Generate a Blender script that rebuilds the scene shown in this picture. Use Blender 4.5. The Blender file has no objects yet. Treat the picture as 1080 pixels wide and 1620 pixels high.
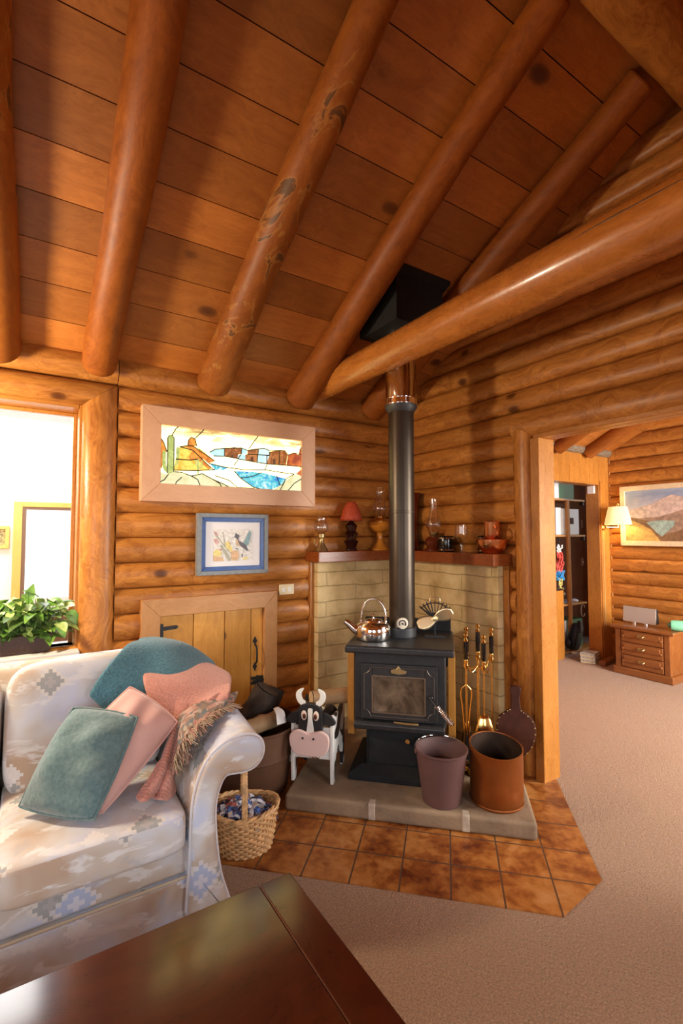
import bpy, math, random
from mathutils import Vector, Matrix, Euler
random.seed(7)
S = bpy.context.scene
COL = S.collection
PI = math.pi
R2 = math.sqrt(2)
# ---------------------------------------------------------------- camera
F_PX = 762.5
CAM = Vector((-2.631, -3.166, 1.45))
YAW = math.radians(57.18)
PITCH = math.radians(2.63)
FW = Vector((math.cos(YAW)*math.cos(PITCH), math.sin(YAW)*math.cos(PITCH), math.sin(PITCH)))
RI = Vector((math.sin(YAW), -math.cos(YAW), 0))
UP = RI.cross(FW)
cd = bpy.data.cameras.new('camera')
cam = bpy.data.objects.new('camera', cd)
COL.objects.link(cam)
cam.matrix_world = Matrix.Translation(CAM) @ Matrix((RI, UP, -FW)).transposed().to_4x4()
cd.sensor_fit = 'VERTICAL'
cd.sensor_height = 36.0
cd.lens = F_PX/1620*36.0
cd.clip_start = 0.02
S.camera = cam

def P(px, py, ax, v):
    """world point seen at a photograph pixel on the plane axis=v"""
    d = FW + RI*((px-540)/F_PX) - UP*((py-810)/F_PX)
    t = (v-CAM[ax])/d[ax]
    return CAM + d*t

def H(u, s, z=0.0):
    """hearth frame: u = distance out of the room corner, s = to the right"""
    return Vector(((s-u)/R2, -(s+u)/R2, z))
HROT = -PI/4

# ---------------------------------------------------------------- mesh builder
class MB:
    def __init__(self, M=None):
        self.v = []; self.f = []; self.m = []; self.a = []; self.M = M
    def add(self, vs, fs, mat=0, var=0.0):
        b = len(self.v)
        for p in vs:
            p = Vector(p)
            self.v.append(self.M @ p if self.M else p)
        for f in fs:
            self.f.append([b+i for i in f]); self.m.append(mat); self.a.append(var)
    def box(self, x0, x1, y0, y1, z0, z1, mat=0, var=0.0):
        vs = [(x, y, z) for x in (x0, x1) for y in (y0, y1) for z in (z0, z1)]
        self.add(vs, [(0,1,3,2),(4,6,7,5),(0,4,5,1),(2,3,7,6),(0,2,6,4),(1,5,7,3)], mat, var)
    def obox(self, c, size, rot=(0,0,0), mat=0, var=0.0):
        m = Matrix.Translation(Vector(c)) @ Euler(rot).to_matrix().to_4x4()
        h = [k/2 for k in size]
        vs = [m @ Vector((x, y, z)) for x in (-h[0], h[0]) for y in (-h[1], h[1]) for z in (-h[2], h[2])]
        self.add(vs, [(0,1,3,2),(4,6,7,5),(0,4,5,1),(2,3,7,6),(0,2,6,4),(1,5,7,3)], mat, var)
    def bar(self, a, b, w, d, side=(0,0,1), mat=0, var=0.0):
        a = Vector(a); b = Vector(b); t = (b-a).normalized()
        n = t.cross(Vector(side))
        if n.length < 1e-4: n = t.cross(Vector((1,0,0)))
        n.normalize(); q = n.cross(t)
        vs = [p + n*(w/2*i) + q*(d/2*j) for p in (a, b) for i, j in ((-1,-1),(1,-1),(1,1),(-1,1))]
        self.add(vs, [(3,2,1,0),(4,5,6,7),(0,1,5,4),(1,2,6,5),(2,3,7,6),(3,0,4,7)], mat, var)
    def tube(self, pts, r, n=12, mat=0, var=0.0, caps=True, closed=False, wob=0.0, flat=None):
        pts = [Vector(p) for p in pts]
        k = len(pts)
        rs = list(r) if isinstance(r, (list, tuple)) else [r]*k
        vs = []; nrm = None
        for i, p in enumerate(pts):
            if closed: t = pts[(i+1) % k]-pts[i-1]
            else: t = pts[min(i+1, k-1)]-pts[max(i-1, 0)]
            t.normalize()
            if nrm is None:
                nrm = t.cross(Vector((0,0,1)))
                if nrm.length < 0.05: nrm = t.cross(Vector((1,0,0)))
            nrm = (nrm - t*nrm.dot(t)).normalized()
            b = t.cross(nrm)
            for j in range(n):
                a = 2*PI*j/n
                rr = rs[i]*(1+wob*math.sin(3*a+i*1.7)+wob*random.uniform(-1,1)*0.4)
                vs.append(p + nrm*(math.cos(a)*rr) + b*(math.sin(a)*rr*(flat or 1)))
        fs = []
        for i in range(k if closed else k-1):
            for j in range(n):
                i2 = (i+1) % k; j2 = (j+1) % n
                fs.append((i*n+j, i*n+j2, i2*n+j2, i2*n+j))
        if caps and not closed:
            fs.append(tuple(range(n-1, -1, -1))); fs.append(tuple((k-1)*n+j for j in range(n)))
        self.add(vs, fs, mat, var)
    def lathe(self, prof, n=32, c=(0,0,0), mat=0, var=0.0, sx=1.0, sy=1.0, rotz=0.0, fn=None, cap=True):
        c = Vector(c); vs = []
        for i, (r, z) in enumerate(prof):
            for j in range(n):
                a = 2*PI*j/n
                x = math.cos(a)*r*sx; y = math.sin(a)*r*sy; zz = z
                if fn: x, y, zz = fn(x, y, zz, a, i)
                xr = x*math.cos(rotz)-y*math.sin(rotz); yr = x*math.sin(rotz)+y*math.cos(rotz)
                vs.append(c+Vector((xr, yr, zz)))
        fs = []
        for i in range(len(prof)-1):
            for j in range(n):
                j2 = (j+1) % n
                fs.append((i*n+j, i*n+j2, (i+1)*n+j2, (i+1)*n+j))
        if cap and prof[0][0] > 1e-5: fs.append(tuple(range(n-1, -1, -1)))
        if cap and prof[-1][0] > 1e-5: fs.append(tuple((len(prof)-1)*n+j for j in range(n)))
        self.add(vs, fs, mat, var)
    def prism(self, outline, o, ex, ey, ez, mat=0, var=0.0):
        """2-D outline in axes ex, ey from o, extruded by the vector ez"""
        o = Vector(o); ex = Vector(ex); ey = Vector(ey); ez = Vector(ez); n = len(outline)
        vs = [o+ex*a+ey*b for a, b in outline]
        vs += [p+ez for p in vs]
        fs = [tuple(range(n-1, -1, -1)), tuple(range(n, 2*n))]
        fs += [(i, (i+1) % n, n+(i+1) % n, n+i) for i in range(n)]
        self.add(vs, fs, mat, var)
    def poly(self, pts, mat=0, var=0.0):
        self.add(pts, [tuple(range(len(pts)))], mat, var)
    def ball(self, c, r, n=16, mat=0, var=0.0, rot=None):
        if not isinstance(r, (tuple, list)): r = (r, r, r)
        c = Vector(c); vs = []; k = n//2
        m = Euler(rot).to_matrix() if rot else Matrix.Identity(3)
        for i in range(k+1):
            th = PI*i/k
            for j in range(n):
                a = 2*PI*j/n
                vs.append(c+m @ Vector((math.sin(th)*math.cos(a)*r[0], math.sin(th)*math.sin(a)*r[1], math.cos(th)*r[2])))
        fs = [(i*n+j, (i+1)*n+j, (i+1)*n+(j+1) % n, i*n+(j+1) % n) for i in range(k) for j in range(n)]
        self.add(vs, fs, mat, var)
    def grid(self, fn, nu, nv, mat=0, var=0.0):
        vs = [fn(i/(nu-1), j/(nv-1)) for i in range(nu) for j in range(nv)]
        fs = [(i*nv+j, (i+1)*nv+j, (i+1)*nv+j+1, i*nv+j+1) for i in range(nu-1) for j in range(nv-1)]
        self.add(vs, fs, mat, var)
    def build(self, name, mats, parent=None, smooth=True, ang=40, bevel=0, seg=2, sub=0, solid=0, uv=None, merge=False, off=-1):
        me = bpy.data.meshes.new(name)
        me.from_pydata([tuple(p) for p in self.v], [], self.f)
        if not isinstance(mats, (list, tuple)): mats = [mats]
        for m in mats: me.materials.append(m)
        me.polygons.foreach_set('material_index', self.m)
        at = me.attributes.new('var', 'FLOAT', 'FACE')
        at.data.foreach_set('value', self.a)
        import bmesh
        bm = bmesh.new(); bm.from_mesh(me)
        if merge: bmesh.ops.remove_doubles(bm, verts=bm.verts, dist=1e-5)
        bmesh.ops.recalc_face_normals(bm, faces=bm.faces)
        bm.to_mesh(me); bm.free()
        if uv:
            l = me.uv_layers.new(name='UVMap')
            for p in me.polygons:
                n = p.normal
                k = max(range(3), key=lambda i: abs(n[i]))
                for li in p.loop_indices:
                    q = me.vertices[me.loops[li].vertex_index].co
                    l.data[li].uv = (q[0] if k != 0 else q[1], q[2] if k != 2 else q[1])
        if smooth:
            me.polygons.foreach_set('use_smooth', [True]*len(me.polygons))
            me.set_sharp_from_angle(angle=math.radians(ang))
        o = bpy.data.objects.new(name, me)
        COL.objects.link(o)
        if parent: o.parent = parent
        if solid:
            md = o.modifiers.new('solid', 'SOLIDIFY'); md.thickness = solid; md.offset = off
        if bevel:
            md = o.modifiers.new('bevel', 'BEVEL'); md.width = bevel; md.segments = seg
            md.limit_method = 'ANGLE'; md.angle_limit = math.radians(50)
        if sub:
            md = o.modifiers.new('sub', 'SUBSURF'); md.levels = sub; md.render_levels = sub
        return o

def thing(name, label, cat, loc=(0,0,0), rotz=0.0, group=None):
    o = bpy.data.objects.new(name, None); COL.objects.link(o)
    o.location = Vector(loc); o.rotation_euler = (0, 0, rotz); o.empty_display_size = 0.05
    return tag(o, label, cat, group)
def tag(o, label, cat, group=None):
    o['label'] = label; o['category'] = cat
    if group: o['group'] = group
    return o
def struct(o):
    o['kind'] = 'structure'; return o
def cr(pts, n=6, closed=False):
    """Catmull-Rom through points"""
    pts = [Vector(p) for p in pts]; k = len(pts); out = []
    rng = range(k if closed else k-1)
    for i in rng:
        if closed: p0, p1, p2, p3 = pts[i-1], pts[i], pts[(i+1) % k], pts[(i+2) % k]
        else: p0, p1, p2, p3 = pts[max(i-1,0)], pts[i], pts[i+1], pts[min(i+2,k-1)]
        for j in range(n):
            t = j/n
            out.append(0.5*((2*p1)+(p2-p0)*t+(2*p0-5*p1+4*p2-p3)*t*t+(3*p1-p0-3*p2+p3)*t**3))
    if not closed: out.append(pts[-1])
    return out
def cr2(pts, n=6, closed=True):
    return [(p.x, p.y) for p in cr([(a, b, 0) for a, b in pts], n, closed)]
# ---------------------------------------------------------------- materials
class NT:
    def __init__(self, name):
        self.mat = bpy.data.materials.new(name); self.mat.use_nodes = True
        self.t = self.mat.node_tree; self.n = self.t.nodes
        self.b = self.n['Principled BSDF']
    def new(self, kind, **kw):
        x = self.n.new(kind)
        for k, v in kw.items():
            if k.startswith('in_'):
                key = k[3:]
                x.inputs[int(key) if key.isdigit() else key].default_value = v
            else: setattr(x, k, v)
        return x
    def link(self, a, b): self.t.links.new(a, b)
    def coord(self, kind='Object'): return self.new('ShaderNodeTexCoord').outputs[kind]
    def attr(self, nm='var'):
        return self.new('ShaderNodeAttribute', attribute_name=nm).outputs['Fac']
    def math(self, op, a, b=None, c=None, clamp=False):
        x = self.new('ShaderNodeMath', operation=op, use_clamp=clamp)
        for i, q in enumerate((a, b, c)):
            if q is None: continue
            if isinstance(q, (int, float)): x.inputs[i].default_value = q
            else: self.link(q, x.inputs[i])
        return x.outputs[0]
    def vmath(self, op, a, b=None):
        x = self.new('ShaderNodeVectorMath', operation=op)
        for i, q in enumerate((a, b)):
            if q is None: continue
            if isinstance(q, (tuple, list, Vector)): x.inputs[i].default_value = q
            elif isinstance(q, (int, float)): x.inputs['Scale'].default_value = q
            else: self.link(q, x.inputs['Scale' if (op == 'SCALE' and i == 1) else i])
        return x.outputs[0]
    def noise(self, vec, scale, detail=4, rough=0.55, dist=0.0):
        x = self.new('ShaderNodeTexNoise'); x.inputs['Scale'].default_value = scale
        x.inputs['Detail'].default_value = detail; x.inputs['Roughness'].default_value = rough
        x.inputs['Distortion'].default_value = dist
        if vec is not None: self.link(vec, x.inputs['Vector'])
        return x.outputs['Fac']
    def ramp(self, fac, stops, interp='LINEAR'):
        x = self.new('ShaderNodeValToRGB'); x.color_ramp.interpolation = interp
        e = x.color_ramp.elements
        while len(e) < len(stops): e.new(0.5)
        for i, (p, c) in enumerate(stops):
            e[i].position = p; e[i].color = (c[0], c[1], c[2], 1) if not isinstance(c, (int, float)) else (c, c, c, 1)
        self.link(fac, x.inputs[0]); return x.outputs['Color']
    def mix(self, fac, a, b, blend='MIX'):
        x = self.new('ShaderNodeMix', data_type='RGBA', blend_type=blend)
        for i, q in ((0, fac), (6, a), (7, b)):
            if isinstance(q, (int, float)) and i == 0: x.inputs[0].default_value = q
            elif isinstance(q, (tuple, list)): x.inputs[i].default_value = (q[0], q[1], q[2], 1)
            else: self.link(q, x.inputs[i])
        return x.outputs[2]
    def col(self, c):
        if isinstance(c, (tuple, list)): self.b.inputs['Base Color'].default_value = (c[0], c[1], c[2], 1)
        else: self.link(c, self.b.inputs['Base Color'])
    def bump(self, h, strength=0.3, dist=0.01):
        x = self.new('ShaderNodeBump'); x.inputs['Strength'].default_value = strength
        x.inputs['Distance'].default_value = dist
        self.link(h, x.inputs['Height']); self.link(x.outputs[0], self.b.inputs['Normal'])
    def set(self, **kw):
        for k, v in kw.items():
            key = {'rough': 'Roughness', 'metal': 'Metallic', 'spec': 'Specular IOR Level', 'trans': 'Transmission Weight',
                   'ior': 'IOR', 'coat': 'Coat Weight', 'coatr': 'Coat Roughness', 'alpha': 'Alpha', 'sheen': 'Sheen Weight',
                   'es': 'Emission Strength', 'sss': 'Subsurface Weight'}[k]
            if isinstance(v, (int, float)): self.b.inputs[key].default_value = v
            else: self.link(v, self.b.inputs[key])

def wood(name, light, dark, axis=0, rough=0.4, scale=1.0, knots=4.0, kcol=(0.085,0.022,0.005), bump=0.15, stretch=0.09, contrast=1.0, coat=0.0, vary=0.35, spec=0.5, coord='Object', coatr=0.12, ksz=1.0, scars=0.0):
    m = NT(name); co = m.coord(coord); va = m.attr()
    off = m.vmath('SCALE', (7.31, 3.17, 5.73), None)
    m.link(va, off.node.inputs['Scale'])
    p = m.vmath('ADD', co, off)
    sc = [1.0, 1.0, 1.0]; sc[axis] = stretch
    g = m.vmath('MULTIPLY', p, tuple(sc))
    warp = m.noise(p, 2.2*scale, 2)
    wv = m.vmath('SCALE', (0.35, 0.35, 0.35), None); m.link(warp, wv.node.inputs['Scale'])
    gw = m.vmath('ADD', g, wv)
    n1 = m.noise(gw, 22*scale, 5, 0.6, 0.3)
    n2 = m.noise(gw, 90*scale, 3, 0.6)
    n3 = m.noise(p, 1.6*scale, 3)
    f = m.math('ADD', m.math('MULTIPLY', n1, 0.62), m.math('MULTIPLY', n2, 0.38))
    c = m.ramp(f, [(0.5-0.22/contrast, dark), (0.5+0.2/contrast, light)])
    # broad warm / pale drifts and board-to-board variation
    c = m.mix(m.math('MULTIPLY', m.ramp(n3, [(0.35, 0.0), (0.7, 1.0)]), 0.35), c, tuple(k*0.62 for k in dark[:1])+tuple(k*0.6 for k in dark[1:]))
    vv = m.math('FRACT', m.math('MULTIPLY', va, 13.37))
    gain = m.math('ADD', m.math('MULTIPLY', vv, vary), 1.0-vary*0.55)
    gv = m.new('ShaderNodeCombineXYZ')
    for i in range(3): m.link(gain, gv.inputs[i])
    c = m.mix(1.0, c, gv.outputs[0], 'MULTIPLY')
    if knots:
        ks = [1.0, 1.0, 1.0]; ks[axis] = 0.62
        vo = m.new('ShaderNodeTexVoronoi'); vo.inputs['Scale'].default_value = knots
        m.link(m.vmath('MULTIPLY', p, tuple(ks)), vo.inputs['Vector'])
        wob = m.math('ADD', vo.outputs['Distance'], m.math('MULTIPLY', m.math('SUBTRACT', n1, 0.5), 0.05))
        kk = m.ramp(m.math('DIVIDE', wob, ksz), [(0.04, 0.95), (0.075, 0.7), (0.10, 0.15), (0.19, 0.0)])
        c = m.mix(kk, c, kcol)
    if scars:
        sm = [5.0, 5.0, 5.0]; sm[axis] = 2.0
        sn = m.noise(m.vmath('MULTIPLY', p, tuple(sm)), 1.6, 4, 0.6, 0.6)
        c = m.mix(m.math('MULTIPLY', m.ramp(sn, [(0.60, 0.0), (0.63, 1.0)]), scars), c, (0.09,0.045,0.016))
        c = m.mix(m.math('MULTIPLY', m.ramp(sn, [(0.56, 0.0), (0.59, 1.0), (0.6, 1.0), (0.615, 0.0)]), scars*0.6), c, (0.42,0.20,0.05))
    m.col(c)
    m.set(rough=m.math('ADD', m.math('MULTIPLY', n2, 0.2), rough-0.1), coat=coat, coatr=coatr, spec=spec)
    if bump: m.bump(f, bump, 0.006)
    return m.mat

def plain(name, c, rough=0.5, metal=0.0, spec=0.5, noise=0.0, nscale=30, bump=0.0, coat=0.0, sheen=0.0, bdist=0.004):
    m = NT(name)
    n = m.noise(m.coord(), nscale, 4)
    if noise:
        m.col(m.mix(m.ramp(n, [(0.3, 0.0), (0.7, 1.0)]), tuple(k*(1-noise) for k in c), tuple(min(1, k*(1+noise)) for k in c)))
    else:
        m.col(c)
    m.set(rough=rough, metal=metal, spec=spec, coat=coat, sheen=sheen)
    if bump: m.bump(n, bump, bdist)
    return m.mat

def glass(name, c=(1,1,1), rough=0.0, mixc=0.0):
    """thin blown glass: mostly clear with a Fresnel sheen"""
    m = NT(name)
    m.col(c); m.set(rough=rough, trans=1.0, ior=1.45)
    return m.mat
def thin_glass(name, c=(1,1,1), gl=0.12):
    m = NT(name)
    tr = m.new('ShaderNodeBsdfTransparent'); tr.inputs[0].default_value = (c[0], c[1], c[2], 1)
    gb = m.new('ShaderNodeBsdfGlossy'); gb.inputs['Roughness'].default_value = 0.03
    lw = m.new('ShaderNodeLayerWeight'); lw.inputs['Blend'].default_value = 0.35
    f = m.math('ADD', m.math('MULTIPLY', lw.outputs['Facing'], 0.55), gl*0.5, clamp=True)
    mx = m.new('ShaderNodeMixShader')
    m.link(f, mx.inputs[0]); m.link(tr.outputs[0], mx.inputs[1]); m.link(gb.outputs[0], mx.inputs[2])
    m.link(mx.outputs[0], m.n['Material Output'].inputs['Surface'])
    return m.mat
def emit(name, c, s):
    m = NT(name); m.col((0,0,0))
    m.b.inputs['Emission Color'].default_value = (c[0], c[1], c[2], 1); m.set(es=s, rough=0.2)
    return m.mat

M = {}
M['pane'] = None
LOG_L, LOG_D = (0.66,0.275,0.058), (0.31,0.098,0.017)
M['log_x'] = wood('log_x', LOG_L, LOG_D, 0, 0.36, knots=3.8, spec=0.3, ksz=1.15, bump=0.35, contrast=1.4)
M['log_y'] = wood('log_y', LOG_L, LOG_D, 1, 0.36, knots=3.8, spec=0.3, ksz=1.15, bump=0.35, contrast=1.4)
M['log_z'] = wood('log_z', LOG_L, LOG_D, 2, 0.32, knots=4.2, spec=0.4, contrast=1.4, bump=0.3)
M['rafter'] = wood('rafter', (0.38,0.11,0.013), (0.18,0.044,0.006), 1, 0.5, knots=4.0, vary=0.2, spec=0.3)
M['rafter_scarred'] = wood('rafter_scarred', (0.43,0.135,0.017), (0.21,0.055,0.008), 1, 0.5, knots=4.0, vary=0.2, spec=0.3, scars=0.85)
M['beam'] = wood('beam', (0.62,0.235,0.04), (0.36,0.115,0.02), 1, 0.28, knots=2.6, vary=0.1, coat=0.25)
M['ceil'] = wood('ceil', (0.52,0.185,0.036), (0.30,0.09,0.014), 0, 0.42, knots=3.6, vary=0.6, bump=0.08, ksz=1.5)
M['flat_z'] = wood('flat_z', (0.60,0.25,0.048), (0.37,0.13,0.021), 2, 0.3, knots=2.5, vary=0.12)
M['flat_y'] = wood('flat_y', (0.60,0.25,0.048), (0.37,0.13,0.021), 1, 0.3, knots=2.5, vary=0.12)
M['flat_x'] = wood('flat_x', (0.60,0.25,0.048), (0.37,0.13,0.021), 0, 0.3, knots=2.5, vary=0.12)
M['trim_x'] = wood('trim_x', (0.66,0.34,0.13), (0.46,0.21,0.07), 0, 0.35, knots=0, vary=0.08)
M['trim_z'] = wood('trim_z', (0.66,0.34,0.13), (0.46,0.21,0.07), 2, 0.35, knots=0, vary=0.08)
M['pine_z'] = wood('pine_z', (0.84,0.42,0.085), (0.58,0.24,0.035), 2, 0.33, knots=4.5, vary=0.2)
M['yellow_z'] = wood('yellow_z', (0.85,0.60,0.16), (0.72,0.46,0.10), 2, 0.4, knots=3, vary=0.1, kcol=(0.4,0.2,0.03))
M['pale_frame_x'] = wood('pale_frame_x', (0.78,0.46,0.27), (0.66,0.36,0.2), 0, 0.45, knots=0, vary=0.05, bump=0.05)
M['pale_frame_z'] = wood('pale_frame_z', (0.78,0.46,0.27), (0.66,0.36,0.2), 2, 0.45, knots=0, vary=0.05, bump=0.05)
M['mantel'] = wood('mantel', (0.34,0.085,0.016), (0.20,0.045,0.009), 0, 0.28, knots=0, vary=0.15)
M['dresser'] = wood('dresser', (0.36,0.13,0.035), (0.20,0.062,0.015), 1, 0.3, knots=0, vary=0.1, coat=0.15)
M['dresser_z'] = wood('dresser_z', (0.36,0.13,0.035), (0.20,0.062,0.015), 2, 0.3, knots=0, vary=0.1, coat=0.15)
M['table'] = wood('table', (0.06,0.009,0.002), (0.025,0.004,0.0015), 0, 0.5, knots=0, vary=0.1, coat=0.7, spec=0.05, bump=0.01, coatr=0.13)
M['white'] = plain('white', (0.86,0.86,0.84), 0.6)
M['white_paint'] = plain('white_paint', (0.82,0.81,0.76), 0.45)
M['cream'] = plain('cream', (0.80,0.66,0.40), 0.4)
M['iron'] = plain('iron', (0.028,0.028,0.03), 0.42, 0.3, 0.5, 0.25, 40, 0.06)
M['iron_matte'] = plain('iron_matte', (0.014,0.014,0.015), 0.75, 0.0, 0.25, 0.2, 20)
M['black'] = plain('black', (0.012,0.012,0.013), 0.4)
M['black_gloss'] = plain('black_gloss', (0.008,0.006,0.006), 0.12, 0, 0.6)
M['steel'] = plain('steel', (0.86,0.84,0.80), 0.11, 1.0, noise=0.03)
M['chrome'] = plain('chrome', (0.86,0.84,0.82), 0.07, 1.0)
M['brass'] = plain('brass', (0.86,0.58,0.20), 0.17, 1.0, noise=0.05)
M['dull_brass'] = plain('dull_brass', (0.45,0.32,0.15), 0.4, 1.0, noise=0.1)
M['gold'] = plain('gold', (0.85,0.70,0.42), 0.32, 0.9)
M['copper'] = plain('copper', (0.95,0.42,0.19), 0.24, 1.0, noise=0.05, nscale=12)
M['plaid_dark'] = plain('plaid_dark', (0.03,0.022,0.018), 0.9, noise=0.4, bump=0.4)
M['pipe'] = plain('pipe', (0.062,0.047,0.034), 0.36, 0.75, noise=0.12, nscale=6)
M['pipe_ring'] = plain('pipe_ring', (0.06,0.06,0.062), 0.5, 0.6)

def carpet():
    m = NT('carpet'); co = m.coord()
    n1 = m.noise(co, 150, 3, 0.7); n2 = m.noise(co, 3.0, 3); n3 = m.noise(co, 45, 3)
    w = m.new('ShaderNodeTexBrick'); w.inputs['Scale'].default_value = 1.0
    for k, v in (('Brick Width', 0.21), ('Row Height', 0.035), ('Mortar Size', 0.004), ('Mortar Smooth', 0.6)): w.inputs[k].default_value = v
    rot = m.new('ShaderNodeMapping'); rot.inputs['Rotation'].default_value = (0, 0, 0.9); m.link(co, rot.inputs[0])
    wv = m.noise(co, 9, 2); d = m.vmath('SCALE', (0.02, 0.03, 0), None); m.link(wv, d.node.inputs['Scale'])
    m.link(m.vmath('ADD', rot.outputs[0], d), w.inputs['Vector'])
    c = m.ramp(n1, [(0.3, (0.19,0.098,0.046)), (0.52, (0.40,0.235,0.132)), (0.72, (0.58,0.385,0.245))])
    c = m.mix(m.math('MULTIPLY', n2, 0.3), c, (0.40,0.25,0.155))
    m.col(c); m.set(rough=0.95, spec=0.1, sheen=0.2)
    h = m.math('ADD', m.math('ADD', m.math('MULTIPLY', n1, 0.8), m.math('MULTIPLY', n3, 0.7)), m.math('MULTIPLY', w.outputs['Fac'], -0.14))
    m.bump(h, 0.9, 0.012)
    return m.mat
M['carpet'] = carpet()

def tile():
    m = NT('tile'); co = m.coord()
    mp = m.new('ShaderNodeMapping'); mp.inputs['Location'].default_value = (TILE_OX, TILE_OY, 0); m.link(co, mp.inputs[0])
    b = m.new('ShaderNodeTexBrick'); b.offset = 0.0; b.inputs['Scale'].default_value = 1.0
    for k, v in (('Brick Width', TILE), ('Row Height', TILE), ('Mortar Size', 0.0045), ('Mortar Smooth', 0.35)): b.inputs[k].default_value = v
    b.inputs['Color1'].default_value = (0.25,0.25,0.25,1); b.inputs['Color2'].default_value = (0.75,0.75,0.75,1)
    m.link(mp.outputs[0], b.inputs['Vector'])
    n = m.noise(co, 9, 5, 0.6, 0.6); n2 = m.noise(co, 3.3, 3); n3 = m.noise(co, 28, 4)
    f = m.math('ADD', m.math('ADD', m.math('MULTIPLY', n, 0.55), m.math('MULTIPLY', n2, 0.45)), m.math('MULTIPLY', m.math('SUBTRACT', n3, 0.5), 0.25))
    c = m.ramp(f, [(0.35, (0.11,0.02,0.004)), (0.46, (0.27,0.08,0.014)), (0.56, (0.42,0.16,0.034)), (0.7, (0.52,0.25,0.09))])
    c = m.mix(b.outputs['Fac'], c, (0.10,0.05,0.028))
    m.col(c); m.set(rough=0.38, spec=0.5)
    m.bump(m.math('ADD', m.math('MULTIPLY', b.outputs['Fac'], -1.0), m.math('MULTIPLY', n3, 0.15)), 0.5, 0.006)
    return m.mat
TILE = 0.207; TILE_OX = 0.029; TILE_OY = 0.007

def adobe(name, axis):
    m = NT(name); co = m.coord(); sp = m.new('ShaderNodeSeparateXYZ'); m.link(co, sp.inputs[0])
    cb = m.new('ShaderNodeCombineXYZ'); m.link(sp.outputs[axis], cb.inputs[0]); m.link(sp.outputs[2], cb.inputs[1])
    wn = m.noise(co, 5, 3); wv = m.vmath('SCALE', (0.03, 0.035, 0), None); m.link(wn, wv.node.inputs['Scale'])
    b = m.new('ShaderNodeTexBrick'); b.inputs['Scale'].default_value = 1.0; b.offset = 0.5
    for k, v in (('Brick Width', 0.52), ('Row Height', 0.108), ('Mortar Size', 0.005), ('Mortar Smooth', 0.9)): b.inputs[k].default_value = v
    m.link(m.vmath('ADD', cb.outputs[0], wv), b.inputs['Vector'])
    n = m.noise(co, 7, 5); n2 = m.noise(co, 60, 3)
    c = m.ramp(n, [(0.3, (0.46,0.32,0.14)), (0.55, (0.68,0.50,0.25)), (0.75, (0.78,0.61,0.35))])
    c = m.mix(m.math('MULTIPLY', b.outputs['Fac'], 0.3), c, (0.30,0.21,0.10))
    m.col(c); m.set(rough=0.85, spec=0.2)
    m.bump(m.math('ADD', m.math('MULTIPLY', b.outputs['Fac'], -1.3), m.math('ADD', m.math('MULTIPLY', n, 0.8), m.math('MULTIPLY', n2, 0.15))), 0.6, 0.02)
    return m.mat
M['adobe_x'] = adobe('adobe_x', 0); M['adobe_y'] = adobe('adobe_y', 1)

def stone():
    m = NT('hearth_stone'); co = m.coord()
    n = m.noise(co, 6, 5); n2 = m.noise(co, 70, 4)
    c = m.ramp(n, [(0.3, (0.18,0.12,0.075)), (0.7, (0.34,0.235,0.14))])
    c = m.mix(m.math('MULTIPLY', n2, 0.3), c, (0.28,0.22,0.16))
    m.col(c); m.set(rough=0.85, spec=0.2); m.bump(m.math('ADD', n, m.math('MULTIPLY', n2, 0.4)), 0.5, 0.012)
    return m.mat
M['stone'] = stone()
M['mortar'] = plain('mortar', (0.42,0.34,0.26), 0.9, noise=0.2, bump=0.3)

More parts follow.
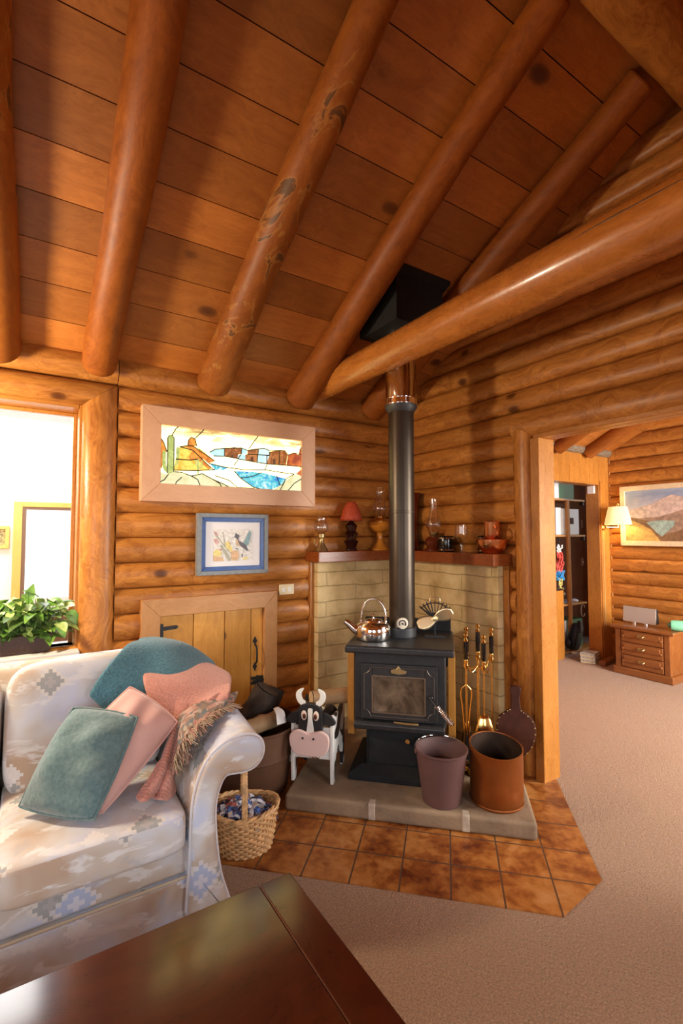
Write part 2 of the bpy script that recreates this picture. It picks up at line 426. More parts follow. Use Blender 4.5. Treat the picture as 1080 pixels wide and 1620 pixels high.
def sofa_fabric():
    m = NT('southwest_fabric'); uv = m.coord('UV')
    n1 = m.noise(uv, 3.0, 3, 0.55, 0.4); n2 = m.noise(uv, 7.5, 4, 0.6, 0.5)
    st = m.new('ShaderNodeMapping'); st.inputs['Scale'].default_value = (1.0, 2.6, 1); m.link(uv, st.inputs[0])
    n3 = m.noise(st.outputs[0], 5.5, 4, 0.6, 0.6)
    c = m.ramp(n1, [(0.36, (0.47,0.335,0.23)), (0.46, (0.57,0.50,0.43)), (0.53, (0.62,0.62,0.63)), (0.62, (0.56,0.61,0.75))])
    c = m.mix(m.ramp(n3, [(0.54, 0.0), (0.6, 0.75)]), c, (0.76,0.75,0.74))
    c = m.mix(m.ramp(n2, [(0.60, 0.0), (0.72, 0.6)]), c, (0.33,0.37,0.44))
    n5 = m.noise(uv, 2.3, 4, 0.6, 0.8)
    c = m.mix(m.ramp(n5, [(0.54, 0.0), (0.68, 0.75)]), c, (0.42,0.50,0.70))
    def motif(scale, seed, arms, size, colr, c, prob, inner=None, edge=None):
        vo = m.new('ShaderNodeTexVoronoi', voronoi_dimensions='2D'); vo.inputs['Scale'].default_value = scale
        vo.inputs['Randomness'].default_value = 0.75
        pv = m.vmath('ADD', uv, (seed, seed*1.7, 0)); m.link(pv, vo.inputs['Vector'])
        # local offset from the cell's own point, in metres
        sv = m.vmath('SUBTRACT', m.vmath('SCALE', pv, 1.0), vo.outputs['Position'])
        sp = m.new('ShaderNodeSeparateXYZ'); m.link(sv, sp.inputs[0])
        q = size/4
        ax = m.math('MULTIPLY', m.math('FLOOR', m.math('ADD', m.math('DIVIDE', m.math('ABSOLUTE', sp.outputs[0]), q), 0.5)), 1.0)
        ay = m.math('MULTIPLY', m.math('FLOOR', m.math('ADD', m.math('DIVIDE', m.math('ABSOLUTE', sp.outputs[1]), q), 0.5)), 1.0)
        d = m.math('ADD', ax, ay) if arms == 'diamond' else m.math('ADD', m.math('MAXIMUM', ax, ay), m.math('MULTIPLY', m.math('MINIMUM', ax, ay), 1.0))
        pick = m.new('ShaderNodeSeparateColor'); m.link(vo.outputs['Color'], pick.inputs[0])
        on = m.math('LESS_THAN', pick.outputs[0], prob)
        body = m.math('MULTIPLY', m.math('LESS_THAN', d, 3.5), on)
        rim = m.math('MULTIPLY', m.math('LESS_THAN', d, 4.5), on)
        if edge: c = m.mix(m.math('MULTIPLY', rim, 0.7), c, edge)
        c = m.mix(m.math('MULTIPLY', body, 0.8), c, colr)
        if inner: c = m.mix(m.math('MULTIPLY', m.math('MULTIPLY', m.math('LESS_THAN', d, 1.5), on), 0.75), c, inner)
        return c
    c = motif(3.3, 3.1, 'diamond', 0.055, (0.26,0.29,0.30), c, 0.85, (0.46,0.44,0.44), (0.72,0.68,0.60))
    c = motif(2.9, 11.7, 'diamond', 0.065, (0.36,0.48,0.74), c, 0.6, (0.74,0.76,0.84), (0.76,0.77,0.82))
    c = motif(4.3, 23.3, 'diamond', 0.045, (0.78,0.77,0.76), c, 0.7)
    wv = m.noise(uv, 420, 2)
    c = m.mix(m.math('MULTIPLY', wv, 0.22), c, (0.45,0.42,0.40))
    m.col(c); m.set(rough=0.8, spec=0.2, sheen=0.15); m.bump(wv, 0.18, 0.002)
    return m.mat
M['sofa'] = sofa_fabric()

def knit(name, c, sc=120, noise=0.35, bump=0.9, line=None):
    m = NT(name); co = m.coord()
    n = m.noise(co, sc, 3, 0.6); n2 = m.noise(co, 9, 3)
    cc = m.mix(m.ramp(n, [(0.3, 0.0), (0.7, 1.0)]), tuple(k*(1-noise) for k in c), tuple(min(1, k*(1+noise*0.6)) for k in c))
    cc = m.mix(m.math('MULTIPLY', n2, 0.3), cc, tuple(k*0.75 for k in c))
    m.col(cc); m.set(rough=0.95, spec=0.1, sheen=0.3)
    h = n
    if line:
        wv = m.new('ShaderNodeTexWave'); wv.inputs['Scale'].default_value = line; wv.inputs['Distortion'].default_value = 1.5
        wv.bands_direction = 'DIAGONAL'; m.link(co, wv.inputs['Vector'])
        h = m.math('ADD', n, m.math('MULTIPLY', wv.outputs['Fac'], 0.3))
    m.bump(h, bump, 0.006)
    return m.mat
M['teal_throw'] = knit('teal_throw', (0.075,0.20,0.255), 110)
M['pink_throw'] = knit('pink_throw', (0.66,0.30,0.225), 140, 0.25, 0.8, 26)
M['pink_cloth'] = knit('pink_cloth', (0.70,0.405,0.345), 300, 0.08, 0.15)
def velvet():
    m = NT('teal_velvet'); co = m.coord(); n = m.noise(co, 70, 4, 0.7); n2 = m.noise(co, 5, 3)
    c = m.ramp(n, [(0.35, (0.06,0.145,0.155)), (0.65, (0.14,0.235,0.235))])
    c = m.mix(m.math('MULTIPLY', n2, 0.45), c, (0.17,0.195,0.17))
    m.col(c); m.set(rough=0.75, spec=0.2, sheen=0.4); m.bump(m.math('ADD', m.math('MULTIPLY', n, 0.3), m.noise(co, 14, 3, 0.5, 1.2)), 0.35, 0.012)
    return m.mat
M['teal_velvet'] = velvet()
def multi(name, cols, sc=24):
    m = NT(name); co = m.coord()
    vo = m.new('ShaderNodeTexVoronoi'); vo.inputs['Scale'].default_value = sc
    st = m.vmath('MULTIPLY', co, (1.0, 1.0, 2.4)); m.link(m.vmath('ADD', st, m.vmath('SCALE', (0.1,0.1,0.1), m.noise(co, 9, 2))), vo.inputs['Vector'])
    sp = m.new('ShaderNodeSeparateColor'); m.link(vo.outputs['Color'], sp.inputs[0])
    k = len(cols); c = m.ramp(sp.outputs[0], [(i/k, q) for i, q in enumerate(cols)], 'CONSTANT')
    m.col(c); m.set(rough=0.95, spec=0.1, sheen=0.2); m.bump(m.noise(co, 130, 3), 0.7, 0.006)
    return m.mat
M['multi_throw'] = multi('multi_throw', [(0.24,0.15,0.10), (0.42,0.21,0.15), (0.36,0.29,0.21), (0.12,0.14,0.14), (0.46,0.28,0.21), (0.18,0.115,0.07)], 42)
M['rags'] = multi('rags', [(0.07,0.13,0.38), (0.72,0.70,0.72), (0.45,0.12,0.09), (0.10,0.12,0.22), (0.60,0.45,0.40), (0.20,0.28,0.50)], 34)
def stove_glass():
    m = NT('stove_glass'); co = m.coord(); n = m.noise(co, 7, 5, 0.6, 0.5); n2 = m.noise(co, 30, 4)
    c = m.ramp(n, [(0.35, (0.05,0.034,0.022)), (0.55, (0.17,0.12,0.08)), (0.75, (0.30,0.24,0.17))])  # brown tones paint hazy reflections into the sooty glass colour
    m.col(c); m.set(rough=m.math('ADD', m.math('MULTIPLY', n2, 0.2), 0.08), spec=0.6); return m.mat
M['stove_glass'] = stove_glass()
M['stove_side'] = wood('stove_side', (0.52,0.24,0.045), (0.40,0.165,0.028), 2, 0.3, knots=0, vary=0.05)
M['bead'] = plain('bead', (0.55,0.50,0.42), 0.25, 1.0)
M['iron_edge'] = plain('iron_edge', (0.16,0.14,0.12), 0.35, 0.8)
M['cream_dial'] = plain('cream_dial', (0.80,0.72,0.58), 0.35)
M['bellows'] = plain('bellows', (0.06,0.016,0.007), 0.55, 0, 0.2, noise=0.25, nscale=20)
M['bellows_leather'] = plain('bellows_leather', (0.03,0.012,0.007), 0.6, noise=0.3, bump=0.3)
M['bucket'] = plain('bucket', (0.115,0.055,0.048), 0.55, 0.0, 0.3, noise=0.12, nscale=5, bump=0.08)
M['ash'] = plain('ash', (0.05,0.022,0.012), 0.95, noise=0.4, bump=0.6)
M['bark_dark'] = plain('bark_dark', (0.03,0.018,0.012), 0.9, noise=0.5, nscale=18, bump=1.0, bdist=0.01)
M['copper_bin'] = plain('copper_bin', (0.29,0.08,0.014), 0.36, 0.6, noise=0.18, nscale=7, bump=0.06)
def cow_patch():
    m = NT('cow_patch'); co = m.coord(); n = m.noise(co, 9, 2, 0.4, 0.3)
    sp = m.new('ShaderNodeSeparateXYZ'); m.link(co, sp.inputs[0])
    k = m.math('MULTIPLY', m.math('GREATER_THAN', n, 0.49), m.math('GREATER_THAN', sp.outputs[1], -0.115))
    m.col(m.mix(k, (0.80,0.79,0.75), (0.02,0.02,0.022))); m.set(rough=0.4); return m.mat
M['cow_patch'] = cow_patch()
M['cow_black'] = plain('cow_black', (0.018,0.017,0.018), 0.45)
M['cow_pink'] = plain('cow_pink', (0.83,0.60,0.54), 0.45)
M['cow_eye'] = plain('cow_eye', (0.80,0.66,0.54), 0.3)
M['eye_brown'] = plain('eye_brown', (0.16,0.02,0.01), 0.3)
M['rope_grey'] = plain('rope_grey', (0.45,0.44,0.42), 0.9, noise=0.3, bump=0.8)
M['bark'] = plain('bark', (0.05,0.032,0.022), 0.9, noise=0.5, nscale=18, bump=1.0, bdist=0.01)
M['split_wood'] = wood('split_wood', (0.46,0.29,0.14), (0.26,0.14,0.06), 0, 0.7, knots=0, vary=0.2)
M['cut_end'] = plain('cut_end', (0.58,0.38,0.20), 0.8, noise=0.25, nscale=40)
M['welt'] = plain('welt', (0.56,0.47,0.34), 0.8)
M['sofa_pipe'] = plain('sofa_pipe', (0.66,0.64,0.66), 0.8)
M['fringe_tan'] = plain('fringe_tan', (0.36,0.27,0.18), 0.95); M['fringe_brown'] = plain('fringe_brown', (0.15,0.09,0.055), 0.95); M['fringe_rose'] = plain('fringe_rose', (0.40,0.21,0.15), 0.95)
M['table_y'] = wood('table_y', (0.06,0.009,0.002), (0.025,0.004,0.0015), 1, 0.5, knots=0, vary=0.1, coat=0.7, spec=0.05, bump=0.01, coatr=0.13)
M['wicker'] = plain('wicker', (0.66,0.39,0.17), 0.5, noise=0.35, nscale=40)
M['wicker_dark'] = plain('wicker_dark', (0.42,0.20,0.07), 0.5, noise=0.25, nscale=30)
M['rag_blue'] = plain('rag_blue', (0.09,0.17,0.45), 0.95); M['rag_white'] = plain('rag_white', (0.72,0.71,0.74), 0.95)
M['rag_red'] = plain('rag_red', (0.42,0.11,0.09), 0.95); M['rag_navy'] = plain('rag_navy', (0.05,0.06,0.14), 0.95)
M['rag_tan'] = plain('rag_tan', (0.55,0.45,0.38), 0.95, noise=0.25); M['rag_dark'] = plain('rag_dark', (0.07,0.04,0.05), 0.95)
M['rag_plaid'] = multi('rag_plaid', [(0.08,0.14,0.4), (0.7,0.68,0.7), (0.45,0.13,0.11), (0.1,0.12,0.25)], 90)
M['tub'] = plain('tub', (0.10,0.046,0.024), 0.6, 0.0, 0.25, noise=0.2, nscale=6, bump=0.1)
def sg(name, a, b, s, sc=6, c3=None):
    m = NT(name); co = m.coord(); n = m.noise(co, sc, 4, 0.6, 1.2)
    st = [(0.38, a), (0.62, b)] if c3 is None else [(0.34, a), (0.5, b), (0.66, c3)]
    c = m.ramp(n, st); m.col((0.02,0.02,0.02)); m.link(c, m.b.inputs['Emission Color']); m.set(es=s*SGS, rough=0.25); return m.mat
SGS = 1.7
def sg_sky():
    m = NT('sg_sky'); co = m.coord(); n = m.noise(m.vmath('MULTIPLY', co, (1, 1, 4)), 5, 4, 0.6, 0.8)
    sp = m.new('ShaderNodeSeparateXYZ'); m.link(co, sp.inputs[0])
    h = m.math('ADD', m.math('MULTIPLY', sp.outputs[2], 4.2), m.math('MULTIPLY', m.math('SUBTRACT', n, 0.5), 1.6))
    c = m.ramp(h, [(0.45, (1.0,0.82,0.30)), (0.68, (0.4,0.28,0.10)), (0.9, (0.16,0.095,0.035))])
    m.col((0.02,0.02,0.02)); m.link(c, m.b.inputs['Emission Color']); m.set(es=4.5, rough=0.25); return m.mat
M['sg_sky'] = sg_sky()
M['sg_orange'] = sg('sg_orange', (0.42,0.09,0.01), (0.80,0.30,0.04), 0.9, 14); M['sg_yellow'] = sg('sg_yellow', (0.80,0.34,0.03), (0.95,0.66,0.12), 1.0, 16)
M['sg_green'] = sg('sg_green', (0.30,0.36,0.08), (0.50,0.55,0.18), 0.9, 20); M['sg_brown'] = sg('sg_brown', (0.22,0.06,0.01), (0.50,0.18,0.05), 0.85, 18)
M['sg_dark'] = sg('sg_dark', (0.06,0.02,0.01), (0.12,0.05,0.02), 0.8); M['sg_pale'] = sg('sg_pale', (0.36,0.62,0.60), (0.55,0.72,0.70), 0.95, 9)
M['sg_red'] = sg('sg_red', (0.30,0.04,0.01), (0.66,0.16,0.03), 0.85, 14); M['sg_water'] = sg('sg_water', (0.015,0.13,0.45), (0.06,0.42,0.46), 1.05, 13, (0.66,0.72,0.72))
M['sg_sand'] = sg('sg_sand', (0.55,0.50,0.25), (0.66,0.62,0.38), 1.0, 7)
M['lead'] = plain('lead', (0.03,0.025,0.02), 0.5)
M['frame_grey'] = plain('frame_grey', (0.23,0.25,0.26), 0.5, noise=0.15, nscale=40); M['frame_blue'] = plain('frame_blue', (0.012,0.075,0.30), 0.35, noise=0.2)
M['white_mat'] = plain('white_mat', (0.86,0.85,0.85), 0.7)
for nm_, c_ in (('paper', (0.82,0.79,0.75)), ('pink', (0.66,0.40,0.38)), ('green', (0.47,0.48,0.38)), ('yellow', (0.86,0.70,0.28)), ('orange', (0.74,0.50,0.30)), ('grey', (0.16,0.16,0.18)), ('teal', (0.28,0.43,0.47))):
    M['art_'+nm_] = plain('art_'+nm_, c_, 0.8, noise=0.25, nscale=60)
M['clear'] = thin_glass('clear', (0.98,0.97,0.95), 0.22); M['etched'] = thin_glass('etched', (0.90,0.88,0.85), 0.3)
M['amber_glass'] = plain('amber_glass', (0.55,0.20,0.025), 0.08, 0.0, 0.7); M['red_clear'] = plain('red_clear', (0.12,0.022,0.008), 0.06, 0.0, 0.8)
M['red_glass'] = plain('red_glass', (0.115,0.008,0.004), 0.06, 0.0, 0.8); M['lamp_black'] = plain('lamp_black', (0.025,0.006,0.005), 0.1, 0.0, 0.7)
M['red_shade'] = plain('red_shade', (0.46,0.06,0.018), 0.5, noise=0.5, nscale=160, bump=0.8)
M['planter'] = plain('planter', (0.045,0.016,0.008), 0.35, noise=0.5, nscale=140, bump=0.6)
M['leaf'] = plain('leaf', (0.15,0.31,0.045), 0.4, noise=0.3, nscale=40); M['leaf_pale'] = plain('leaf_pale', (0.42,0.58,0.16), 0.4, noise=0.3, nscale=50); M['leaf_dark'] = plain('leaf_dark', (0.075,0.15,0.03), 0.45, noise=0.25)
M['sash'] = plain('sash', (0.20,0.11,0.07), 0.5); M['bright_pane'] = emit('bright_pane', (1.0,0.99,0.97), 1.6); M['wainscot'] = plain('wainscot', (0.16,0.075,0.04), 0.5, noise=0.15); M['print'] = plain('print', (0.45,0.36,0.16), 0.6, noise=0.8, nscale=60)
M['dusty'] = plain('dusty', (0.20,0.145,0.095), 0.8, noise=0.3, bump=0.3); M['closet'] = plain('closet', (0.21,0.075,0.025), 0.5, noise=0.2, nscale=4)
M['green_box'] = plain('green_box', (0.015,0.10,0.025), 0.4); M['rag_red2'] = plain('rag_red2', (0.62,0.08,0.06), 0.7, noise=0.4, nscale=50); M['rag_blue2'] = plain('rag_blue2', (0.03,0.25,0.55), 0.7); M['rag_yel'] = plain('rag_yel', (0.75,0.62,0.2), 0.7)
M['mag_grey'] = plain('mag_grey', (0.50,0.48,0.43), 0.6, noise=0.3, nscale=50); M['plate_tan'] = plain('plate_tan', (0.42,0.26,0.15), 0.5)
def lit():
    m = NT('lit_shade'); m.col((0.85,0.74,0.42)); m.b.inputs['Emission Color'].default_value = (1.0,0.72,0.26,1); m.set(es=0.75, rough=0.8); return m.mat
M['lit_shade'] = lit(); M['brass_strip'] = plain('brass_strip', (0.75,0.52,0.2), 0.35, 0.6)
M['cream_frame'] = plain('cream_frame', (0.76,0.60,0.38), 0.45, noise=0.1)
def artsky():
    m = NT('art_sky'); co = m.coord(); sp = m.new('ShaderNodeSeparateXYZ'); m.link(co, sp.inputs[0]); n = m.noise(m.vmath('MULTIPLY', co, (1, 1, 2)), 6, 4)
    h = m.math('ADD', m.math('ADD', m.math('MULTIPLY', sp.outputs[2], 1.8), 0.35), m.math('MULTIPLY', m.math('SUBTRACT', n, 0.5), 0.5))
    m.col(m.ramp(h, [(0.3, (0.62,0.48,0.42)), (0.5, (0.55,0.52,0.56)), (0.75, (0.26,0.33,0.48)), (0.95, (0.40,0.46,0.56))])); m.set(rough=0.5); return m.mat
M['art_sky'] = artsky()
for nm_, c_ in (('cloud', (0.62,0.47,0.40)), ('hill', (0.36,0.235,0.165)), ('dark', (0.24,0.13,0.065)), ('lake', (0.36,0.48,0.42)), ('gold', (0.58,0.36,0.11))): M['art_'+nm_] = plain('art_'+nm_, c_, 0.5, noise=0.3, nscale=25)
M['silver_grille'] = plain('silver_grille', (0.58,0.52,0.46), 0.4, 0.3, noise=0.08, nscale=300); M['mint'] = plain('mint', (0.22,0.60,0.38), 0.4); M['mint_dark'] = plain('mint_dark', (0.10,0.28,0.18), 0.5)
LPB = 6
for k_ in ('table', 'table_y'):
    M[k_].node_tree.nodes['Principled BSDF'].inputs['Coat IOR'].default_value = 1.7
M['bin_inside'] = plain('bin_inside', (0.035,0.018,0.010), 0.6, 0.2, 0.3, noise=0.4, nscale=8)
M['pane'] = thin_glass('pane', (0.95,0.97,0.97), 0.06)
# ---------------------------------------------------------------- the room shell
M['tile'] = tile()
CZ, SL = 2.46, 0.52            # underside of the roof boards at the left wall, pitch
RIDGE = -2.30; BACK = -4.6; LEFT = -4.6
def roof(y): return CZ - SL*y if y > RIDGE else CZ - SL*(2*RIDGE-y)

def log(mb, axis, wall, z0, z1, a, b, r=0.05, mat=0, var=None, full=False):
    """one half-round log lying along axis 0/1 on a wall plane, bulging to the negative side"""
    var = random.random()*9 if var is None else var
    n = max(2, int(abs(b-a)/0.22)+1); k = 13
    ph = random.random()*9
    vs = []
    for i in range(n):
        t = a+(b-a)*i/(n-1)
        w = 1+0.07*math.sin(t*2.1+ph)+0.04*math.sin(t*5.3+ph*2)
        dz = 0.004*math.sin(t*1.7+ph*1.3)
        for j in range(k):
            th = PI*j/(k-1)
            z = (z0+z1)/2-(z1-z0)/2*math.cos(th)
            o = r*w*math.sin(th)**0.75
            if 0 < j < k-1: z += dz
            vs.append((t, wall-o, z) if axis == 0 else (wall-o, t, z))
    fs = [(i*k+j, (i+1)*k+j, (i+1)*k+j+1, i*k+j+1) for i in range(n-1) for j in range(k-1)]
    fs += [tuple(range(k)), tuple((n-1)*k+j for j in range(k))]
    mb.add(vs, fs, mat, var)

def rows(mb, axis, wall, seams, lo, hi, blocks, r=0.05, clip=None, joints=0.3):
    for z1, z0 in zip(seams[:-1], seams[1:]):
        mid = (z0+z1)/2
        segs = [(lo, hi)]
        if clip:
            segs = [clip(mid, lo, hi)]
        for ba, bb, bz0, bz1 in blocks:
            if not (bz0 <= mid <= bz1): continue
            out = []
            for a, b in segs:
                if bb <= a or ba >= b: out.append((a, b)); continue
                if ba > a: out.append((a, ba))
                if bb < b: out.append((bb, b))
            segs = out
        for a, b in segs:
            if b-a < 0.02: continue
            if b-a > 1.6 and random.random() < joints:
                c = a+(b-a)*random.uniform(0.3, 0.7)
                log(mb, axis, wall, z0, z1, a, c-0.002, r); log(mb, axis, wall, z0, z1, c+0.002, b, r)
            else:
                log(mb, axis, wall, z0, z1, a, b, r)

# left wall (log, y = 0)
WX0, WX1, WZ0, WZ1 = -3.6, -2.385, 0.805, 2.205
DX0, DX1, DZ1 = -1.953, -1.268, 0.947
mb = MB()
seams = [2.345-0.1525*k for k in range(16)]; seams[-1] = 0.0
rows(mb, 0, 0.0, seams, LEFT, 0.02, [(WX0-0.19, -2.205, WZ0-0.02, 2.345), (-2.055, -1.18, 0, 0.985)], joints=0.15)
log(mb, 0, 0.0, 2.345, 2.52, LEFT, -2.213, 0.085, var=2.2); log(mb, 0, 0.0, 2.345, 2.52, -2.209, 0.02, 0.085, var=5.1)
for x0, x1, z0, z1 in ((LEFT, WX0, 0, 2.6), (WX0, WX1, 0, WZ0), (WX0, WX1, WZ1, 2.6), (WX1, DX0, 0, 2.6), (DX0, DX1, DZ1, 2.6), (DX1, 0.16, 0, 2.6)):
    mb.box(x0, x1, 0.004, 0.16, z0, z1, 0, 1.3)
struct(mb.build('wall_left', M['log_x'], ang=60))

# right wall (log gable, x = 0)
OY0, OY1, OZ1 = -2.85, -1.395, 2.035
mb = MB()
seams = [3.5175-0.1425*k for k in range(26)]; seams[-1] = 0.0
def gable(mid, lo, hi):
    if mid < CZ: return lo, hi
    y = -max(0.0, mid-0.075-CZ)/SL
    return 2*RIDGE-y, y
rows(mb, 1, 0.0, seams, BACK, 0.0, [(OY0-0.18, -1.19, 0, 2.1)], clip=gable, joints=0.35)
for y0, y1, z0, z1 in ((BACK, OY0, 0, 2.4), (OY0, OY1, OZ1, 2.4), (OY1, 0.0, 0, 2.4)):
    mb.box(0.004, 0.055, y0, y1, z0, z1, 0, 1.1)
mb.prism([(0, 2.4), (0, CZ), (RIDGE, roof(RIDGE)), (BACK, CZ), (BACK, 2.4)], (0.004, 0, 0), (0,1,0), (0,0,1), (0.051, 0, 0), 0, 2.2)
struct(mb.build('wall_right', M['log_y'], ang=60))

# walls behind the photographer, with the windows that light the room
mb = MB()
BWX0, BWX1, BWZ0, BWZ1 = -4.2, -2.7, 0.75, 2.05
CWX0, CWX1 = -1.15, -0.40
for x0, x1, z0, z1 in ((LEFT, BWX0, 0, 2.46), (BWX1, CWX0, 0, 2.46), (CWX1, 0.0, 0, 2.46), (BWX0, BWX1, 0, BWZ0), (BWX0, BWX1, BWZ1, 2.46), (CWX0, CWX1, 0, BWZ0), (CWX0, CWX1, BWZ1, 2.46)):
    mb.box(x0, x1, BACK-0.15, BACK, z0, z1, 0, 3.1)
struct(mb.build('wall_back', M['log_x']))
mb = MB()
SWY0, SWY1, SWZ0, SWZ1 = -3.9, -2.3, 0.75, 2.05
for y0, y1, z0, z1 in ((BACK, SWY0, 0, 2.46), (SWY1, 0.0, 0, 2.46), (SWY0, SWY1, 0, SWZ0), (SWY0, SWY1, SWZ1, 2.46)):
    mb.box(LEFT-0.15, LEFT, y0, y1, z0, z1, 0, 4.1)
mb.prism([(0, 2.46), (RIDGE, roof(RIDGE)), (BACK, 2.46)], (LEFT-0.15, 0, 0), (0,1,0), (0,0,1), (0.15, 0, 0), 0, 2.7)
struct(mb.build('wall_side', M['log_y']))
mb = MB()
for x in (BWX0, (BWX0+BWX1)/2, BWX1): mb.box(x-0.03, x+0.03, BACK-0.1, BACK-0.04, BWZ0, BWZ1)
for z in (BWZ0, BWZ1): mb.box(BWX0, BWX1, BACK-0.1, BACK-0.04, z-0.03, z+0.03)
for x in (CWX0, CWX1): mb.box(x-0.03, x+0.03, BACK-0.1, BACK-0.04, BWZ0, BWZ1)
for z in (BWZ0, BWZ1): mb.box(CWX0, CWX1, BACK-0.1, BACK-0.04, z-0.03, z+0.03)
struct(mb.build('window_4', M['white_paint']))
mb = MB()
for y in (SWY0, (SWY0+SWY1)/2, SWY1): mb.box(LEFT-0.1, LEFT-0.04, y-0.03, y+0.03, SWZ0, SWZ1)
for z in (SWZ0, SWZ1): mb.box(LEFT-0.1, LEFT-0.04, SWY0, SWY1, z-0.03, z+0.03)
struct(mb.build('window_5', M['white_paint']))

mb = MB(); mb.box(BWX0, BWX1, BACK-0.075, BACK-0.069, BWZ0, BWZ1); mb.box(CWX0, CWX1, BACK-0.075, BACK-0.069, BWZ0, BWZ1); mb.box(LEFT-0.075, LEFT-0.069, SWY0, SWY1, SWZ0, SWZ1)
struct(mb.build('window_6', M['pane'], smooth=False))
# ceiling boards
mb = MB()
L = math.sqrt(1+SL*SL); ty = Vector((0, -1/L, SL/L)); nz = Vector((0, SL/L, 1/L))
W = 0.2195
def board(x0, x1, d0, d1, mir=False, var=0):
    vs = []
    for x in (x0, x1):
        for d, up in ((d0, 0), (d1, 0), (d1, 0.03), (d0, 0.03)):
            p = Vector((x, 0, CZ))+ty*d+nz*up
            if mir: p.y = 2*RIDGE-p.y
            vs.append(p)
    mb.add(vs, [(0,1,2,3),(7,6,5,4),(0,4,5,1),(1,5,6,2),(2,6,7,3),(3,7,4,0)], 0, var)
RMAX = -RIDGE*L
for mir in (False, True):
    k = -1
    while True:
        d0 = 0.050+k*W; d1 = min(d0+W, RMAX)
        if d0 >= RMAX: break
        x = LEFT-0.1; cuts = [-3.2, -1.66, -0.36] if k % 2 else [-2.8, -1.01]
        xs = [LEFT-0.1]+[c+random.choice((-0.66, 0, 0)) for c in cuts]+[0.05]
        xs = sorted(set(xs))
        for a, b in zip(xs[:-1], xs[1:]):
            lift = random.uniform(0, 0.002)
            board(a+0.001, b-0.001, d0+0.0022, d1-0.0022, mir, random.random()*9)
        k += 1
# roofing felt above the boards closes the gaps
for mir in (False, True):
    vs = []
    for x, d in ((LEFT-0.15, -0.2), (0.06, -0.2), (0.06, RMAX+0.02), (LEFT-0.15, RMAX+0.02)):
        p = Vector((x, 0, CZ))+ty*d+nz*0.032
        if mir: p.y = 2*RIDGE-p.y
        vs.append(p)
    mb.add(vs, [(0,1,2,3)], 1)
struct(mb.build('ceiling', [M['ceil'], M['iron_matte']], smooth=False))

# floors
mb = MB(); mb.box(LEFT-0.1, 4.2, BACK-0.1, 0.9, -0.06, 0.0)
struct(mb.build('floor', M['carpet'], smooth=False))
mb = MB()
fo = [(1.003, -1.0), (1.003, -1.83), (0.80, -2.072), (-0.78, -2.072), (-0.78, -0.78), (0.0, 0.0)]
mb.prism(fo, (0,0,0), (1,0,0), (0,1,0), (0,0,0.006))
ft = mb.build('floor_tile', M['tile'], smooth=False); ft.rotation_euler.z = HROT; struct(ft)

# roof logs
def rafter(x, r0, r1, label, y0=-0.085, y1=RIDGE+0.145, var=0):
    mb = MB(); pts = []; rr = []
    n = 18
    for i in range(n):
        t = i/(n-1); y = y0+(y1-y0)*t
        pts.append((x+0.006*math.sin(t*7+var), y, 2.385-SL*y+0.004*math.sin(t*9+var)))
        rr.append((r0+(r1-r0)*t)*(1+0.025*math.sin(t*13+var*3)))
    mb.tube(pts, rr, 24, 0, var, wob=0.012)
    tag(mb.build('log_rafter', M['rafter_scarred' if 'scar' in label or 'left edge' in label else 'rafter'], bevel=0.012, seg=3, ang=45), label, 'rafter', 'log rafters of the sloped ceiling')
rafter(-2.83, 0.13, 0.105, 'log rafter cut by the left edge of the picture, above the window', var=1.3)
rafter(-2.315, 0.088, 0.088, 'log rafter that meets the wall at the upper right corner of the window', var=4.4)
rafter(-1.65, 0.108, 0.068, 'log rafter that meets the wall above the left half of the glass panel, bark scars', var=2.1)
rafter(-1.01, 0.105, 0.070, 'log rafter just left of the black flue box, foot beside the tie beam', var=6.7)
rafter(-0.365, 0.10, 0.072, 'log rafter just right of the black flue box, nearest the gable wall', var=8.2)
mb = MB(); mb.tube([(LEFT, RIDGE, 3.535), (-2.3, RIDGE, 3.54), (0.0, RIDGE, 3.535)], 0.125, 24, 0, 3.3)
o = tag(mb.build('ridge_log', M['log_x']), 'dark ridge log at the peak of the ceiling, upper right', 'log')
mb = MB(); pts = []; rr = []
for i in range(22):
    t = i/21; y = -0.075+(BACK+0.01+0.075)*t
    pts.append((-0.862, y, 2.525+0.004*math.sin(t*11))); rr.append((0.088+0.014*min(1, t*3))*(1+0.012*math.sin(t*17)))
mb.tube(pts, rr, 28, 0, 1.7, wob=0.006)
tbm = tag(mb.build('tie_beam', M['beam'], bevel=0.015, seg=3, ang=45), 'long glossy horizontal log tie beam crossing in front of the stovepipe', 'beam')

mb = MB(); mb.tube([(-0.862-0.0985*math.cos(a), y, 2.527+0.0985*math.sin(a)) for y, a in ((-1.75, 0.16), (-1.95, 0.20), (-2.1, 0.19), (-2.3, 0.24), (-2.6, 0.22), (-3.0, 0.27))], [0.001, 0.0035, 0.003, 0.004, 0.003, 0.001], 6)
k = mb.build('drying_crack', M['black'], tbm); k['label'] = 'thin dark drying crack'
